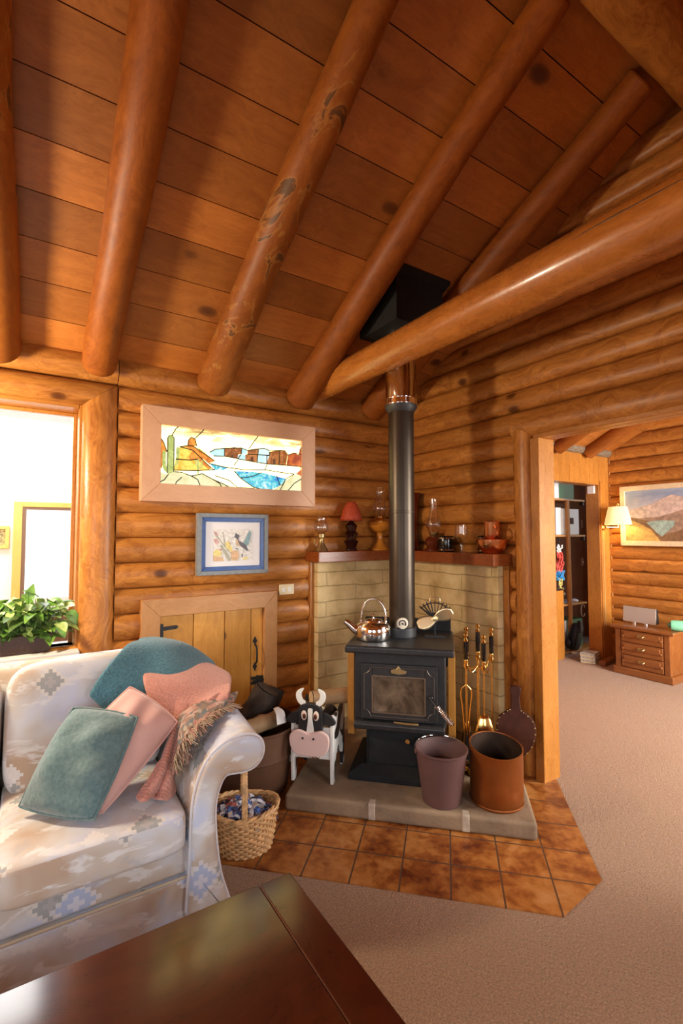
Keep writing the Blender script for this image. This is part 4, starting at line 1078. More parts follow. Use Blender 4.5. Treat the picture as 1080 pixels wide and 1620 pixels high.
# copper-coloured coal scuttle
cp = thing('copper_bin', 'round copper-orange bin with dark inside, right end of the hearth slab', 'bin', H(1.455, 0.62, HZ), HROT)
mb = MB(); hh = 0.275
def tilt(x, y, z, a, i): return (x, y, z+(0.018*(y/0.13)-0.006*(x/0.13) if z > 0.2 else 0))
mb.lathe([(0.0, 0.003), (0.126, 0.0), (0.131, 0.006), (0.132, 0.1), (0.1325, 0.2), (0.131, hh-0.006), (0.133, hh), (0.128, hh+0.003), (0.127, hh-0.002)], 52, fn=tilt, cap=False)
mb.build('bin_body', [M['copper_bin']], cp)
mb = MB(); mb.lathe([(0.127, hh-0.002), (0.126, 0.21), (0.126, 0.02), (0.0, 0.015)], 52, fn=tilt, cap=False)
k = mb.build('inner_lining', M['bin_inside'], cp); k['label'] = 'dark inside'  # inside faces get a darker colour than the outside
mb = MB(); mb.lathe([(0.0, 0.03), (0.124, 0.03), (0.1245, 0.032)], 40); k = mb.build('coal_dust', M['ash'], cp); k['kind'] = 'stuff'
mb = MB(); mb.lathe([(0.1325, 0.008), (0.1345, 0.012), (0.1325, 0.018)], 52, cap=False); mb.build('foot_ring', M['copper_bin'], cp)

# wooden cow log holder
cow = thing('cow_log_holder', 'black and white wooden cow-shaped firewood holder left of the stove', 'log holder', H(1.35, -0.35, HZ), HROT)
yf, yb = -0.14, 0.15
def cowside(s_):
    o = [(yf, 0.0), (yf-0.004, 0.07), (yf-0.008, 0.16), (yf-0.004, 0.35), (yf+0.02, 0.365), (0.02, 0.345), (yb-0.05, 0.36), (yb-0.005, 0.38), (yb+0.008, 0.33), (yb+0.01, 0.18), (yb, 0.08), (yb+0.006, 0.0), (yb-0.045, 0.0), (yb-0.055, 0.08), (yb-0.08, 0.135), (0.0, 0.125), (yf+0.075, 0.135), (yf+0.05, 0.08), (yf+0.042, 0.0)]
    mb = MB(); mb.prism(o, (s_*0.111-0.009, 0, 0), (0,1,0), (0,0,1), (0.018, 0, 0))
    k = mb.build('side_panel', M['cow_patch'], cow, smooth=False, bevel=0.003); k['label'] = 'white side panel with black patches'
cowside(-1); cowside(1)
mb = MB()
mb.prism([(-0.102, 0.13), (0.102, 0.13), (0.102, 0.30), (0.07, 0.30), (-0.07, 0.30), (-0.102, 0.30)], (0, yf+0.002, 0), (1,0,0), (0,0,1), (0, 0.016, 0))
mb.build('front_panel', M['white_paint'], cow, smooth=False, bevel=0.003)
mb = MB(); mb.box(-0.102, 0.102, yb-0.04, yb-0.024, 0.13, 0.32); mb.box(-0.102, 0.102, yf+0.018, yb-0.024, 0.13, 0.142); mb.build('back_and_floor', M['white_paint'], cow, bevel=0.003)
hd_y = yf-0.03
head = cr2([(-0.06, 0.275), (-0.068, 0.33), (-0.066, 0.40), (-0.045, 0.428), (0.0, 0.435), (0.045, 0.425), (0.064, 0.40), (0.068, 0.33), (0.06, 0.275), (0.0, 0.26)], 4)
mb = MB(); mb.prism(head, (-0.004, hd_y, 0), (1,0,0), (0,0,1), (0, 0.03, 0)); hdm = mb.build('head', M['cow_black'], cow, smooth=False, bevel=0.004)
for s_ in (-1, 1):
    e = cr2([(s_*0.05, 0.372), (s_*0.085, 0.386), (s_*0.125, 0.362), (s_*0.14, 0.333), (s_*0.115, 0.318), (s_*0.08, 0.322), (s_*0.052, 0.338)], 4)
    mb = MB(); mb.prism(e, (-0.004, hd_y+0.012, 0), (1,0,0), (0,0,1), (0, 0.014, 0)); mb.build('ear', M['cow_black'], hdm, smooth=False, bevel=0.004)
    h_ = cr2([(s_*0.034, 0.415), (s_*0.066, 0.43), (s_*0.083, 0.462), (s_*0.078, 0.495), (s_*0.047, 0.512), (s_*0.042, 0.505), (s_*0.054, 0.48), (s_*0.046, 0.452), (s_*0.03, 0.44)], 4)
    mb = MB(); mb.prism(h_, (-0.004, hd_y+0.008, 0), (1,0,0), (0,0,1), (0, 0.016, 0)); mb.build('horn', M['white_paint'], hdm, smooth=False, bevel=0.004)
    mb = MB(); mb.ball((s_*0.034-0.004, hd_y-0.001, 0.372), (0.016, 0.004, 0.026), 18)
    ey = mb.build('eye', M['cow_eye'], hdm)
    mb = MB(); mb.ball((s_*0.031-0.004, hd_y-0.005, 0.368), (0.010, 0.002, 0.015), 14, 0); mb.ball((s_*0.031-0.004, hd_y-0.007, 0.366), (0.0055, 0.0015, 0.008), 12, 1)
    mb.build('pupil', [M['eye_brown'], M['black']], ey) if False else mb.build('pupil', [M['eye_brown'], M['black']], hdm)
mb = MB(); mb.prism(cr2([(-0.013, 0.40), (-0.008, 0.41), (0.008, 0.41), (0.013, 0.40), (0.012, 0.35), (0.02, 0.29), (0.018, 0.27), (-0.018, 0.27), (-0.02, 0.29), (-0.012, 0.35)], 3), (-0.002, hd_y-0.005, 0), (1,0,0), (0,0,1), (0, 0.006, 0)); k = mb.build('blaze', M['white_paint'], hdm, smooth=False); k['label'] = 'white blaze stripe'
sn = cr2([(-0.11, 0.235), (-0.105, 0.275), (-0.07, 0.298), (-0.035, 0.292), (0.0, 0.28), (0.035, 0.292), (0.07, 0.298), (0.105, 0.275), (0.112, 0.235), (0.095, 0.185), (0.05, 0.165), (-0.05, 0.165), (-0.092, 0.185)], 5)
mb = MB(); mb.prism(sn, (-0.004, hd_y-0.024, 0), (1,0,0), (0,0,1), (0, 0.022, 0)); k = mb.build('snout', M['cow_pink'], cow, smooth=False, bevel=0.005, seg=3); k['label'] = 'pale pink snout'
for x in (-0.038, 0.022):
    mb = MB(); mb.ball((x, hd_y-0.0245, 0.258), (0.0065, 0.003, 0.0065), 10); mb.build('nostril', M['black'], k)
for x in (0.012, 0.034):
    mb = MB(); mb.ball((x, yf-0.012, 0.148), 0.012, 14); k = mb.build('bell', M['chrome'], cow); k['label'] = 'small silver bell'
mb = MB(); mb.tube(cr([(-0.125, 0.1, 0.30), (-0.135, 0.11, 0.22), (-0.132, -0.06, 0.16), (-0.137, -0.09, 0.08)], 6), [0.008]*12+[0.014]*5+[0.010]*2, 10)
mb.build('tail', M['rope_grey'], cow)

def firewood(label, a, b, r, kind='bark', group=None):
    a = Vector(a); b = Vector(b)
    t = thing('firewood_log', label, 'firewood', a, 0, group)
    ax = (b-a); mb = MB(); n = 9
    pts = [ax*(i/(n-1))+Vector((random.uniform(-1,1)*0.002, 0, random.uniform(-1,1)*0.002)) for i in range(n)]
    mb.tube(pts, [r*random.uniform(0.94, 1.05) for _ in range(n)], 18, 0, random.random()*5, wob=0.05, caps=False)
    mb.build('bark', M['bark'] if kind == 'bark' else M['bark_dark'] if kind == 'dark' else M['split_wood'], t)
    for end, nm in ((Vector((0,0,0)), 'cut_end'), (ax, 'cut_end')):
        mb = MB(); d = ax.normalized(); nx = d.cross(Vector((0,0,1)))
        nx = nx.normalized() if nx.length > 0.1 else Vector((1,0,0)); ny = d.cross(nx)
        s_ = -1 if end.length < 1e-6 else 1
        c = end+d*(0.002*s_)
        vs = [c]+[c+nx*(math.cos(2*PI*j/18)*r*0.93)+ny*(math.sin(2*PI*j/18)*r*0.93) for j in range(18)]
        mb.add(vs, [(0, 1+j, 1+(j+1) % 18) for j in range(18)]); mb.build(nm, M['cut_end'] if kind != 'dark' else M['bark'], t)
    return t
def hl(x, y, z): return H(1.35-y, -0.35+x, HZ+z)
firewood('pale-ended firewood log lying across the cow holder behind its horns', hl(-0.03, -0.05, 0.425), hl(0.16, 0.08, 0.415), 0.042, 'split')
firewood('short dark firewood log low inside the cow holder', hl(-0.05, -0.09, 0.195), hl(-0.04, 0.09, 0.195), 0.045)
firewood('dark firewood log high on the right inside the cow holder', hl(0.045, -0.08, 0.30), hl(0.05, 0.09, 0.31), 0.04)
# ---------------------------------------------------------------- sofa
SO = Vector((-2.95, -1.0, 0)); TS = Matrix.Translation(-SO)
sofa = thing('sofa', 'southwestern pattern beige and blue sofa with rolled arm below the window', 'sofa', SO)
SF = -1.40
def superq(mb, c, r, e1=0.3, e2=0.3, nu=28, nv=40, rot=None, fn=None):
    def pw(t, e): return math.copysign(abs(t)**e, t)
    m = Euler(rot).to_matrix() if rot else Matrix.Identity(3); c = Vector(c); vs = []
    for i in range(nu+1):
        th = -PI/2+PI*i/nu
        for j in range(nv):
            a = 2*PI*j/nv
            p = Vector((r[0]*pw(math.cos(th), e1)*pw(math.cos(a), e2), r[1]*pw(math.cos(th), e1)*pw(math.sin(a), e2), r[2]*pw(math.sin(th), e1)))
            if fn: p = fn(p)
            vs.append(c+m @ p)
    fs = [(i*nv+j, i*nv+(j+1) % nv, (i+1)*nv+(j+1) % nv, (i+1)*nv+j) for i in range(nu) for j in range(nv)]
    mb.add(vs, fs)
LX = -3.78
mb = MB(TS)
mb.box(LX, -2.10, SF+0.035, -0.62, 0.235, 0.345); fr = mb.build('front_rail', M['sofa'], sofa, bevel=0.014, seg=3, uv=1)
mb = MB(TS); mb.box(LX, -2.10, SF+0.02, -0.62, 0.03, 0.232); mb.build('base_skirt', M['sofa'], sofa, bevel=0.012, seg=3, uv=1)
mb = MB(TS); mb.tube([(LX, SF+0.022, 0.234), (-2.10, SF+0.022, 0.234)], 0.0055, 8); mb.build('welt', M['welt'], sofa)
for a, b in ((-3.245, -2.705), (-2.70, -2.135)):
    mb = MB(TS)
    def puff(p):
        f = 1-(abs(p.x)/((b-a)/2))**2*0.35
        return Vector((p.x, p.y, p.z+(0.016*f if p.z > 0 else 0)))
    superq(mb, ((a+b)/2, -1.085, 0.402), ((b-a)/2, 0.345, 0.067), 0.30, 0.18, 28, 72, fn=puff)
    mb.build('seat_cushion', M['sofa'], sofa, ang=80, uv=1)
for a, b in ((-3.245, -2.708), (-2.70, -2.115)):
    mb = MB(TS)
    superq(mb, ((a+b)/2, -0.765, 0.65), ((b-a)/2, 0.14, 0.25), 0.36, 0.26, 30, 64, rot=(math.radians(-17), 0, 0), fn=lambda p: Vector((p.x, p.y-(0.02*(1-(p.x/0.3)**2) if p.y < 0 else 0), p.z+0.012*(1-(p.x/0.3)**2)*(1 if p.z > 0 else 0))))
    mb.build('back_cushion', M['sofa'], sofa, ang=80, uv=1)
mb = MB(TS)
mb.prism([(-0.72, 0.05), (-0.44, 0.05), (-0.40, 0.76), (-0.42, 0.835), (-0.48, 0.868), (-0.55, 0.86), (-0.60, 0.78)], (LX, 0, 0), (0,1,0), (0,0,1), (-2.02-LX, 0, 0))
mb.build('back_frame', M['sofa'], sofa, bevel=0.03, seg=4, uv=1)
# rolled arms: closed cross-section in x, z swept from front to back
arm = [(-2.125, 0.03), (-2.128, 0.30), (-2.124, 0.46), (-2.105, 0.56), (-2.065, 0.635), (-2.005, 0.677), (-1.945, 0.690), (-1.895, 0.684), (-1.860, 0.658), (-1.848, 0.620), (-1.858, 0.585), (-1.885, 0.560), (-1.925, 0.552), (-1.965, 0.556), (-2.000, 0.555), (-2.022, 0.52), (-2.036, 0.46), (-2.034, 0.36), (-2.015, 0.22), (-1.985, 0.12), (-1.960, 0.03)]
def make_arm(flip, nm='arm'):
    fx = (lambda x: x) if not flip else (lambda x: LX-0.02+(-2.12-x)+0.02)
    ol = cr2(arm, 5); n = len(ol)
    cx = sum(p[0] for p in ol)/n; cz = 0.45
    ys = [SF, SF-0.012, SF-0.006, SF+0.02, -1.2, -1.0, -0.8, -0.6, -0.46]
    mb = MB(TS); vs = []
    for k, y in enumerate(ys[3:]):
        for x, z in ol: vs.append((fx(x+0.085*(y-SF)*min(1, max(0, (z-0.45)/0.2))), y, z+0.012*math.sin((y-SF)*3.0)*(1 if z > 0.5 else 0)))
    m_ = len(ys)-3
    fs = [(i*n+j, i*n+(j+1) % n, (i+1)*n+(j+1) % n, (i+1)*n+j) for i in range(m_-1) for j in range(n)]+[tuple((m_-1)*n+j for j in range(n)), tuple(range(n))]
    mb.add(vs, fs); a_ = mb.build(nm, M['sofa'], sofa, ang=70, uv=1)
    # padded front panel, its edge rounded over
    mb = MB(TS); vs = []
    def inset(p, q, d, i):
        x0, z0 = ol[i-1]; x1, z1 = ol[(i+1) % n]; tx, tz = x1-x0, z1-z0; l = math.hypot(tx, tz) or 1
        return (p+tz/l*d*sgn, q-tx/l*d*sgn)
    sgn = 1
    layers = [(0.0, SF+0.022), (0.0, SF+0.006), (0.004, SF-0.004), (0.012, SF-0.012), (0.024, SF-0.016)]
    area2 = sum(ol[i-1][0]*ol[i][1]-ol[i][0]*ol[i-1][1] for i in range(n)); sgn = -1 if area2 > 0 else 1
    for d, y in layers:
        for i, (x, z) in enumerate(ol):
            ix, iz = inset(x, z, d, i); vs.append((fx(ix), y, iz))
    fs = [(i*n+j, i*n+(j+1) % n, (i+1)*n+(j+1) % n, (i+1)*n+j) for i in range(len(layers)-1) for j in range(n)]+[tuple((len(layers)-1)*n+j for j in range(n))]
    mb.add(vs, fs); mb.build('front_panel', M['sofa'], a_, ang=60, uv=1)
    mb = MB(TS); mb.tube([(fx(x), SF+0.006, z) for x, z in ol[2:-2]], 0.0055, 8); mb.build('piping', M['sofa_pipe'], a_)
make_arm(False); make_arm(True)
for x in (-3.7, -2.2):
    for y in (-1.3, -0.6):
        mb = MB(TS); mb.tube([(x, y, 0.0), (x, y, 0.06)], [0.02, 0.026], 12); mb.build('foot', M['black'], sofa)

# ---------------------------------------------------------------- throws and pillows
def sheet(rowsP, name, mat, parent=None, thick=0.03, sub=1, label=None, cat=None, wrinkle=0.006, seed=1, off=-1, dens=5):
    """cloth through a control grid, kept sharp at its corners"""
    rnd = random.Random(seed); mb = MB()
    rows_ = [[Vector(p)+Vector((rnd.uniform(-1,1), rnd.uniform(-1,1), rnd.uniform(-1,1)))*wrinkle for p in r] for r in rowsP]
    rows_ = [cr(r, dens) for r in rows_]
    cols = [cr([r[j] for r in rows_], dens) for j in range(len(rows_[0]))]
    nv = len(cols); nu = len(cols[0])
    ph = [rnd.random()*6 for _ in range(4)]
    vs = []
    for i in range(nu):
        for j in range(nv):
            e = min(i, j, nu-1-i, nv-1-j)/4
            w = wrinkle*min(1, e+0.3)*(math.sin(i*0.55+j*0.35+ph[0])+0.7*math.sin(j*0.8-i*0.3+ph[1]))
            vs.append(cols[j][i]+Vector((0, -w, w*0.5)))
    fs = [(i*nv+j, (i+1)*nv+j, (i+1)*nv+j+1, i*nv+j+1) for i in range(nu-1) for j in range(nv-1)]
    mb.add(vs, fs)
    o = mb.build(name, mat, parent, ang=180)
    # solidify first so that the folded cloth has rounded edges after the subdivision
    md = o.modifiers.new('solid', 'SOLIDIFY'); md.thickness = thick; md.offset = off
    if sub:
        md = o.modifiers.new('sub', 'SUBSURF'); md.levels = sub; md.render_levels = sub
    if label: tag(o, label, cat)
    return o
def PY(px, py, y): return P(px, py, 1, y-0.05)
top = [PY(224, 1012, -.62), PY(250, 1010, -.62), PY(296, 1020, -.62), PY(342, 1050, -.62)]
teal = [
 [PY(140, 1100, -.885), PY(182, 1136, -.935), PY(235, 1160, -.97), PY(300, 1165, -1.0)],
 [PY(160, 1068, -.86), PY(205, 1096, -.90), PY(255, 1110, -.93), PY(315, 1115, -.95)],
 [PY(185, 1035, -.79), PY(228, 1052, -.83), PY(275, 1062, -.85), PY(332, 1082, -.86)],
 [PY(204, 1016, -.70), PY(238, 1022, -.73), PY(286, 1030, -.74), PY(343, 1062, -.74)],
 top, [p+Vector((0.0, 0.12, -0.02)) for p in top], [p+Vector((0.0, 0.20, -0.14)) for p in top]]
teal = [list(reversed(r)) for r in teal]
sheet(teal, 'throw_blanket', M['teal_throw'], None, 0.028, 1, 'teal fleece throw folded over the top corner of the sofa back', 'blanket', 0.004, 3)
pk = thing('throw_blanket', 'pink knitted throw folded over the sofa corner on top of the teal throw', 'blanket', PY(290, 1090, -.9))
def loc(rowsP): return [[Vector(q)-pk.location for q in r] for r in rowsP]
pt = [PY(226, 1040, -.70), PY(275, 1036, -.70), PY(325, 1048, -.72), PY(367, 1068, -.76)]
pink = [
 [PY(250, 1128, -.985), PY(280, 1152, -1.03), PY(296, 1144, -1.05), PY(318, 1124, -1.06)],
 [PY(232, 1096, -.93), PY(268, 1112, -.98), PY(303, 1112, -1.0), PY(338, 1100, -1.02)],
 [PY(224, 1066, -.85), PY(270, 1074, -.90), PY(318, 1082, -.92), PY(364, 1086, -.93)],
 pt, [p+Vector((0.0, 0.12, -0.015)) for p in pt], [p+Vector((0.0, 0.2, -0.12)) for p in pt]]
sheet([list(reversed(r)) for r in loc(pink)], 'top_fold', M['pink_throw'], pk, 0.024, 1, wrinkle=0.003, seed=5)
pink2 = [
 [PY(278, 1160, -1.035), PY(292, 1156, -1.06), PY(322, 1134, -1.06), PY(352, 1112, -1.04)],
 [PY(272, 1140, -1.00), PY(300, 1128, -1.02), PY(335, 1112, -1.02), PY(364, 1096, -0.99)],
 [PY(260, 1100, -.90), PY(290, 1095, -.93), PY(325, 1090, -.92), PY(366, 1084, -.90)]]
sheet([list(reversed(r)) for r in loc(pink2)], 'lower_fold', M['pink_throw'], pk, 0.016, 1, wrinkle=0.006, seed=9)
hang = []
for t, (xa, xb, yy, d) in enumerate(((272, 294, 1150, -1.05), (262, 284, 1175, -1.10), (252, 278, 1205, -1.17), (240, 272, 1232, -1.22), (222, 276, 1252, -1.235), (216, 272, 1266, -1.26))):
    r = []
    for k in range(7):
        f = k/6
        r.append(PY(xa+(xb-xa)*f, yy+3*math.sin(k*2.1), d+0.028*math.sin(k*2.2+t*0.4)+0.04*(f-0.5)))
    hang.append(r)
sheet([list(reversed(r)) for r in loc(hang)], 'hanging_end', M['pink_throw'], pk, 0.012, 1, wrinkle=0.004, seed=4)
# patterned throw with a long fringe over the arm
mt = thing('throw_blanket', 'brown and rose patterned throw with long fringe lying on the sofa arm', 'blanket', PY(325, 1130, -1.1))
def lm(r): return [[Vector(q)-mt.location for q in x] for x in r]
def Z(px, py, z): return P(px, py, 2, z)
multi_r = [
 [Z(378, 1092, .705), Z(362, 1096, .725), Z(340, 1102, .735), Z(310, 1112, .735), Z(280, 1130, .70)],
 [Z(372, 1106, .710), Z(350, 1112, .725), Z(322, 1124, .728), Z(296, 1140, .71), Z(278, 1165, .655)],
 [Z(360, 1116, .712), Z(338, 1126, .722), Z(314, 1140, .715), Z(292, 1160, .69), Z(276, 1190, .615)],
 [Z(345, 1124, .712), Z(326, 1138, .715), Z(306, 1156, .70), Z(288, 1180, .662), Z(274, 1208, .585)]]
sheet(lm(multi_r), 'woven_panel', M['multi_throw'], mt, 0.012, 1, wrinkle=0.004, seed=6)
mb = MB(); rnd = random.Random(12)
edge = cr(multi_r[3], 24)+cr([r[0] for r in multi_r], 12)[::-1]
for i in range(0, len(edge)-1):
    if i > 97+10: continue
    for rep in range(3):
        a = edge[i]+Vector((rnd.uniform(-1,1)*0.008, rnd.uniform(-1,1)*0.008, 0.004))
        if i < 97: d = Vector((0.01+rnd.uniform(-0.02, 0.02), -0.022-rnd.uniform(0, 0.022), -0.006+rnd.uniform(-0.008, 0.01)-0.03*max(0, (i-45)/50)))
        else: d = Vector((0.04+rnd.uniform(0, 0.02), rnd.uniform(-0.03, 0.0), -0.012))
        b = a+d*0.5+Vector((rnd.uniform(-1,1)*0.006, 0, 0.006)); c = a+d
        mb.tube([a-mt.location, b-mt.location, c-mt.location], [0.0026, 0.0024, 0.0018], 4, rnd.choice((0, 0, 1, 2)))
o = mb.build('fringe', [M['fringe_tan'], M['fringe_brown'], M['fringe_rose']], mt); o['kind'] = 'stuff'

def pillow(name, label, mat, A, B, C, D, th, seed=0, pipe=None, dent=0.0):
    """A lower left, B lower right, C upper right, D upper left"""
    A, B, C, D = map(Vector, (A, B, C, D)); c = (A+B+C+D)/4
    n = ((B-A).cross(D-A)).normalized()
    if n.dot(CAM-c) < 0: n = -n
    t = thing(name, label, 'pillow', c); N = 26; rnd = random.Random(seed); ph = [rnd.random()*6 for _ in range(6)]
    mb = MB(); vs = []; ids = {}
    def base(u, v):
        x, y = 2*u-1, 2*v-1
        kx, ky = math.sqrt(1-0.10*y*y), math.sqrt(1-0.10*x*x)
        if abs(x) < 1 and abs(y) < 1: pass
        u, v = (x*kx*1.03+1)/2, (y*ky*1.03+1)/2
        return (A*(1-u)+B*u)*(1-v)+(D*(1-u)+C*u)*v
    for side in (1, -1):
        for i in range(N):
            for j in range(N):
                u, v = i/(N-1), j/(N-1)
                e = max(0.0, (1-(2*u-1)**2)*(1-(2*v-1)**2))
                hgt = th*0.5*e**0.55
                w = 0.07*th*math.sin(9*u+5*v+ph[0])*e+0.05*th*math.sin(13*v-7*u+ph[1])*e+0.16*th*dent*e*math.sin(16*(v-0.25*u)+ph[2])*(u**1.5)
                vs.append(base(u, v)+n*side*(hgt+w)-c)
    fs = []
    for s_ in range(2):
        o = s_*N*N
        for i in range(N-1):
            for j in range(N-1): fs.append((o+i*N+j, o+(i+1)*N+j, o+(i+1)*N+j+1, o+i*N+j+1))
    mb.add(vs, fs); mb.build('cover', mat, t, ang=180, merge=True)
    ring = [base(i/N, 0)-c for i in range(N)]+[base(1, i/N)-c for i in range(N)]+[base(1-i/N, 1)-c for i in range(N)]+[base(0, 1-i/N)-c for i in range(N)]
    mb = MB(); mb.tube(ring, 0.0045, 8, closed=True); mb.build('edge_seam', mat, t)
    return t
T_, R_, B_ = PY(206, 1085, -.955), PY(282, 1141, -1.10), Z(160, 1290, .48)
pillow('throw_pillow', 'smooth pink square pillow behind the teal pillow', M['pink_cloth'], B_, R_, T_, T_+B_-R_, 0.16, 2, dent=0.5)
pillow('throw_pillow', 'teal velvet square pillow in front on the sofa seat', M['teal_velvet'], PY(28, 1277, -1.09), PY(149, 1299, -1.30), PY(219, 1134, -1.135), PY(116, 1118, -0.985), 0.155, 5, dent=0.9)

# ---------------------------------------------------------------- coffee table
TX1, TY1, TZT = -1.955, -1.835, 0.445
tb = thing('coffee_table', 'dark red-brown polished coffee table in the foreground', 'table', (-2.6, -2.2, 0))
def tl(x, y, z): return (x+2.6, y+2.2, z)
mb = MB()
def tbox(x0, x1, y0, y1, z0, z1, var=0): mb.box(x0+2.6, x1+2.6, y0+2.2, y1+2.2, z0, z1, 0, var)
mb = MB(); tbox(-3.25, TX1-0.1015, -2.58, TY1, TZT-0.035, TZT, 2.0); tp = mb.build('top', M['table'], tb, smooth=False, bevel=0.002, seg=2)
mb = MB(); tbox(TX1-0.10, TX1, -2.58, TY1, TZT-0.035, TZT, 5.0); mb.build('end_board', M['table_y'], tb, smooth=False, bevel=0.005, seg=3)
mb = MB(); tbox(-3.2, TX1-0.05, -2.53, TY1-0.05, TZT-0.12, TZT-0.035); mb.build('apron', M['table'], tb, smooth=False, bevel=0.004)
for x in (-3.17, TX1-0.10):
    for y in (-2.5, TY1-0.10):
        mb = MB(); mb.box(x+2.6-0.03, x+2.6+0.03, y+2.2-0.03, y+2.2+0.03, 0, TZT-0.035); mb.build('leg', M['table'], tb, smooth=False, bevel=0.006)

# ---------------------------------------------------------------- basket of rag strips, brown tub
bs = thing('wicker_basket', 'woven wicker basket with hoop handle beside the sofa arm', 'basket', (-1.765, -0.985, 0.006), -0.5)
brx, bry, bh = 0.155, 0.125, 0.165
mb = MB(); lev = 15; n = 44
for k in range(lev):
    z = 0.008+bh*(k/(lev-1)); f = 0.80+0.20*(k/(lev-1))**0.8; pts = []
    dip = 0.02*(k/(lev-1))
    for j in range(n*2):
        a = 2*PI*j/(n*2); w = 0.0055*math.cos(PI*j/2*1.0+PI*(k % 2))
        pts.append(((brx*f+w)*math.cos(a), (bry*f+w)*math.sin(a), z+dip*abs(math.cos(a))**2))
    mb.tube(pts, 0.0062, 6, closed=True)
mb.build('weave', M['wicker'], bs, ang=70)
mb = MB()
for j in range(n):
    a = 2*PI*j/n
    mb.tube([(brx*0.79*math.cos(a), bry*0.79*math.sin(a), 0.0), (brx*0.9*math.cos(a), bry*0.9*math.sin(a), bh*0.5), (brx*math.cos(a), bry*math.sin(a), bh+0.006)], 0.004, 5)
mb.lathe([(0.0, 0.004), (0.79, 0.004), (0.8, 0.012), (0.0, 0.012)], 30, sx=brx, sy=bry)
mb.build('stakes', M['wicker_dark'], bs)
mb = MB()
for ph in (0, PI/2, PI):
    pts = []
    for j in range(90):
        a = 2*PI*j/90; pts.append(((brx*1.01+0.007*math.cos(9*a+ph))*math.cos(a), (bry*1.01+0.007*math.cos(9*a+ph))*math.sin(a), bh+0.014+0.02*math.cos(a)**2+0.006*math.sin(9*a+ph)))
    mb.tube(pts, 0.006, 6, closed=True)
mb.build('rim_braid', M['wicker'], bs)
mb = MB()
for off_ in (-0.007, 0.0, 0.007):
    pts = [(off_+0.02*math.cos(a), -math.cos(a)*bry*1.0, 0.15+0.255*math.sin(a)) for a in [PI*i/24 for i in range(25)]]
    mb.tube(pts, 0.0055, 7)
for i in range(0, 40):
    a = PI*(i+0.5)/40
    mb.obox((0.02*math.cos(a), -math.cos(a)*bry, 0.15+0.255*math.sin(a)), (0.027, 0.004, 0.008), (a-PI/2, 0, 0))
k = mb.build('hoop_handle', M['wicker'], bs)
rg = thing('rag_strips', 'heap of blue white and red plaid rag strips filling the wicker basket', 'fabric scraps', (-1.765, -0.985, 0.10), -0.5)
rnd = random.Random(21); mats = [M['rag_blue'], M['rag_white'], M['rag_red'], M['rag_navy'], M['rag_plaid'], M['rag_tan'], M['rag_dark']]
mb = MB()
mb.ball((0, 0, -0.02), (brx*0.86, bry*0.86, 0.075), 20, 6)
for i in range(150):
    a = rnd.random()*2*PI; r = math.sqrt(rnd.random())*0.95
    c = Vector((brx*0.9*r*math.cos(a), bry*0.9*r*math.sin(a), 0.045+0.06*(1-r*r)))
    yaw = rnd.random()*2*PI; ln = rnd.uniform(0.03, 0.075); w = rnd.uniform(0.012, 0.026)
    d = Vector((math.cos(yaw), math.sin(yaw), rnd.uniform(-0.1, 0.7))); q = Vector((-math.sin(yaw), math.cos(yaw), rnd.uniform(-0.5, 0.5)))*w*0.5
    mi = rnd.choice((0, 0, 1, 1, 2, 3, 4, 4, 5, 6)); p0 = c-d*ln*0.5; bend = Vector((rnd.uniform(-1,1)*0.01, rnd.uniform(-1,1)*0.01, rnd.uniform(0.006, 0.03)))
    vs = []
    for t in range(5):
        f = t/4; p = p0+d*ln*f+bend*math.sin(PI*f)-Vector((0,0,0.02*f*f)); wob = q*(1+0.3*math.sin(t*2.3+i))
        vs += [p-wob, p+wob]
    up = Vector((0,0,0.004)); k = len(vs); vs2 = vs+[v-up for v in vs]
    fs = [(2*t, 2*t+1, 2*t+3, 2*t+2) for t in range(4)]+[(k+2*t, k+2*t+2, k+2*t+3, k+2*t+1) for t in range(4)]
    fs += [(2*t, 2*t+2, k+2*t+2, k+2*t) for t in range(4)]+[(2*t+1, k+2*t+1, k+2*t+3, 2*t+3) for t in range(4)]+[(0, k, k+1, 1), (k-2, k-1, 2*k-1, 2*k-2)]
    mb.add(vs2, fs, mi)
o = mb.build('strips', mats, rg, ang=50); rg['kind'] = 'stuff'
# large brown tub
tu = thing('wood_tub', 'large brown round tub with a raised seam holding firewood by the log wall', 'tub', (-1.52, -0.50, 0.006))
mb = MB(); th_ = 0.36
mb.lathe([(0.0, 0.004), (0.19, 0.0), (0.2, 0.008), (0.232, 0.2), (0.238, 0.206), (0.236, 0.214), (0.248, th_-0.01), (0.256, th_-0.004), (0.256, th_+0.006), (0.247, th_+0.006), (0.243, th_-0.012), (0.19, 0.02), (0.0, 0.02)], 56)
mb.build('tub_body', M['tub'], tu, ang=35)
def tw(x, y, z): return (-1.52+x, -0.50+y, z)
firewood('pale stripped firewood log with white end poking out of the brown tub', tw(-0.18, -0.10, 0.36), tw(0.13, -0.10, 0.40), 0.045, 'split')
firewood('thick dark bark log standing up in the brown tub against the wall', tw(-0.06, 0.10, 0.24), tw(0.10, 0.02, 0.53), 0.075, 'dark')
firewood('second dark bark log leaning right inside the brown tub', tw(0.02, 0.08, 0.18), tw(0.19, 0.10, 0.50), 0.06, 'dark')
mb = MB(); mb.lathe([(0.0, 0.25), (0.236, 0.25), (0.238, 0.245)], 30); k = mb.build('bark_litter', M['bark'], tu); k['kind'] = 'stuff'
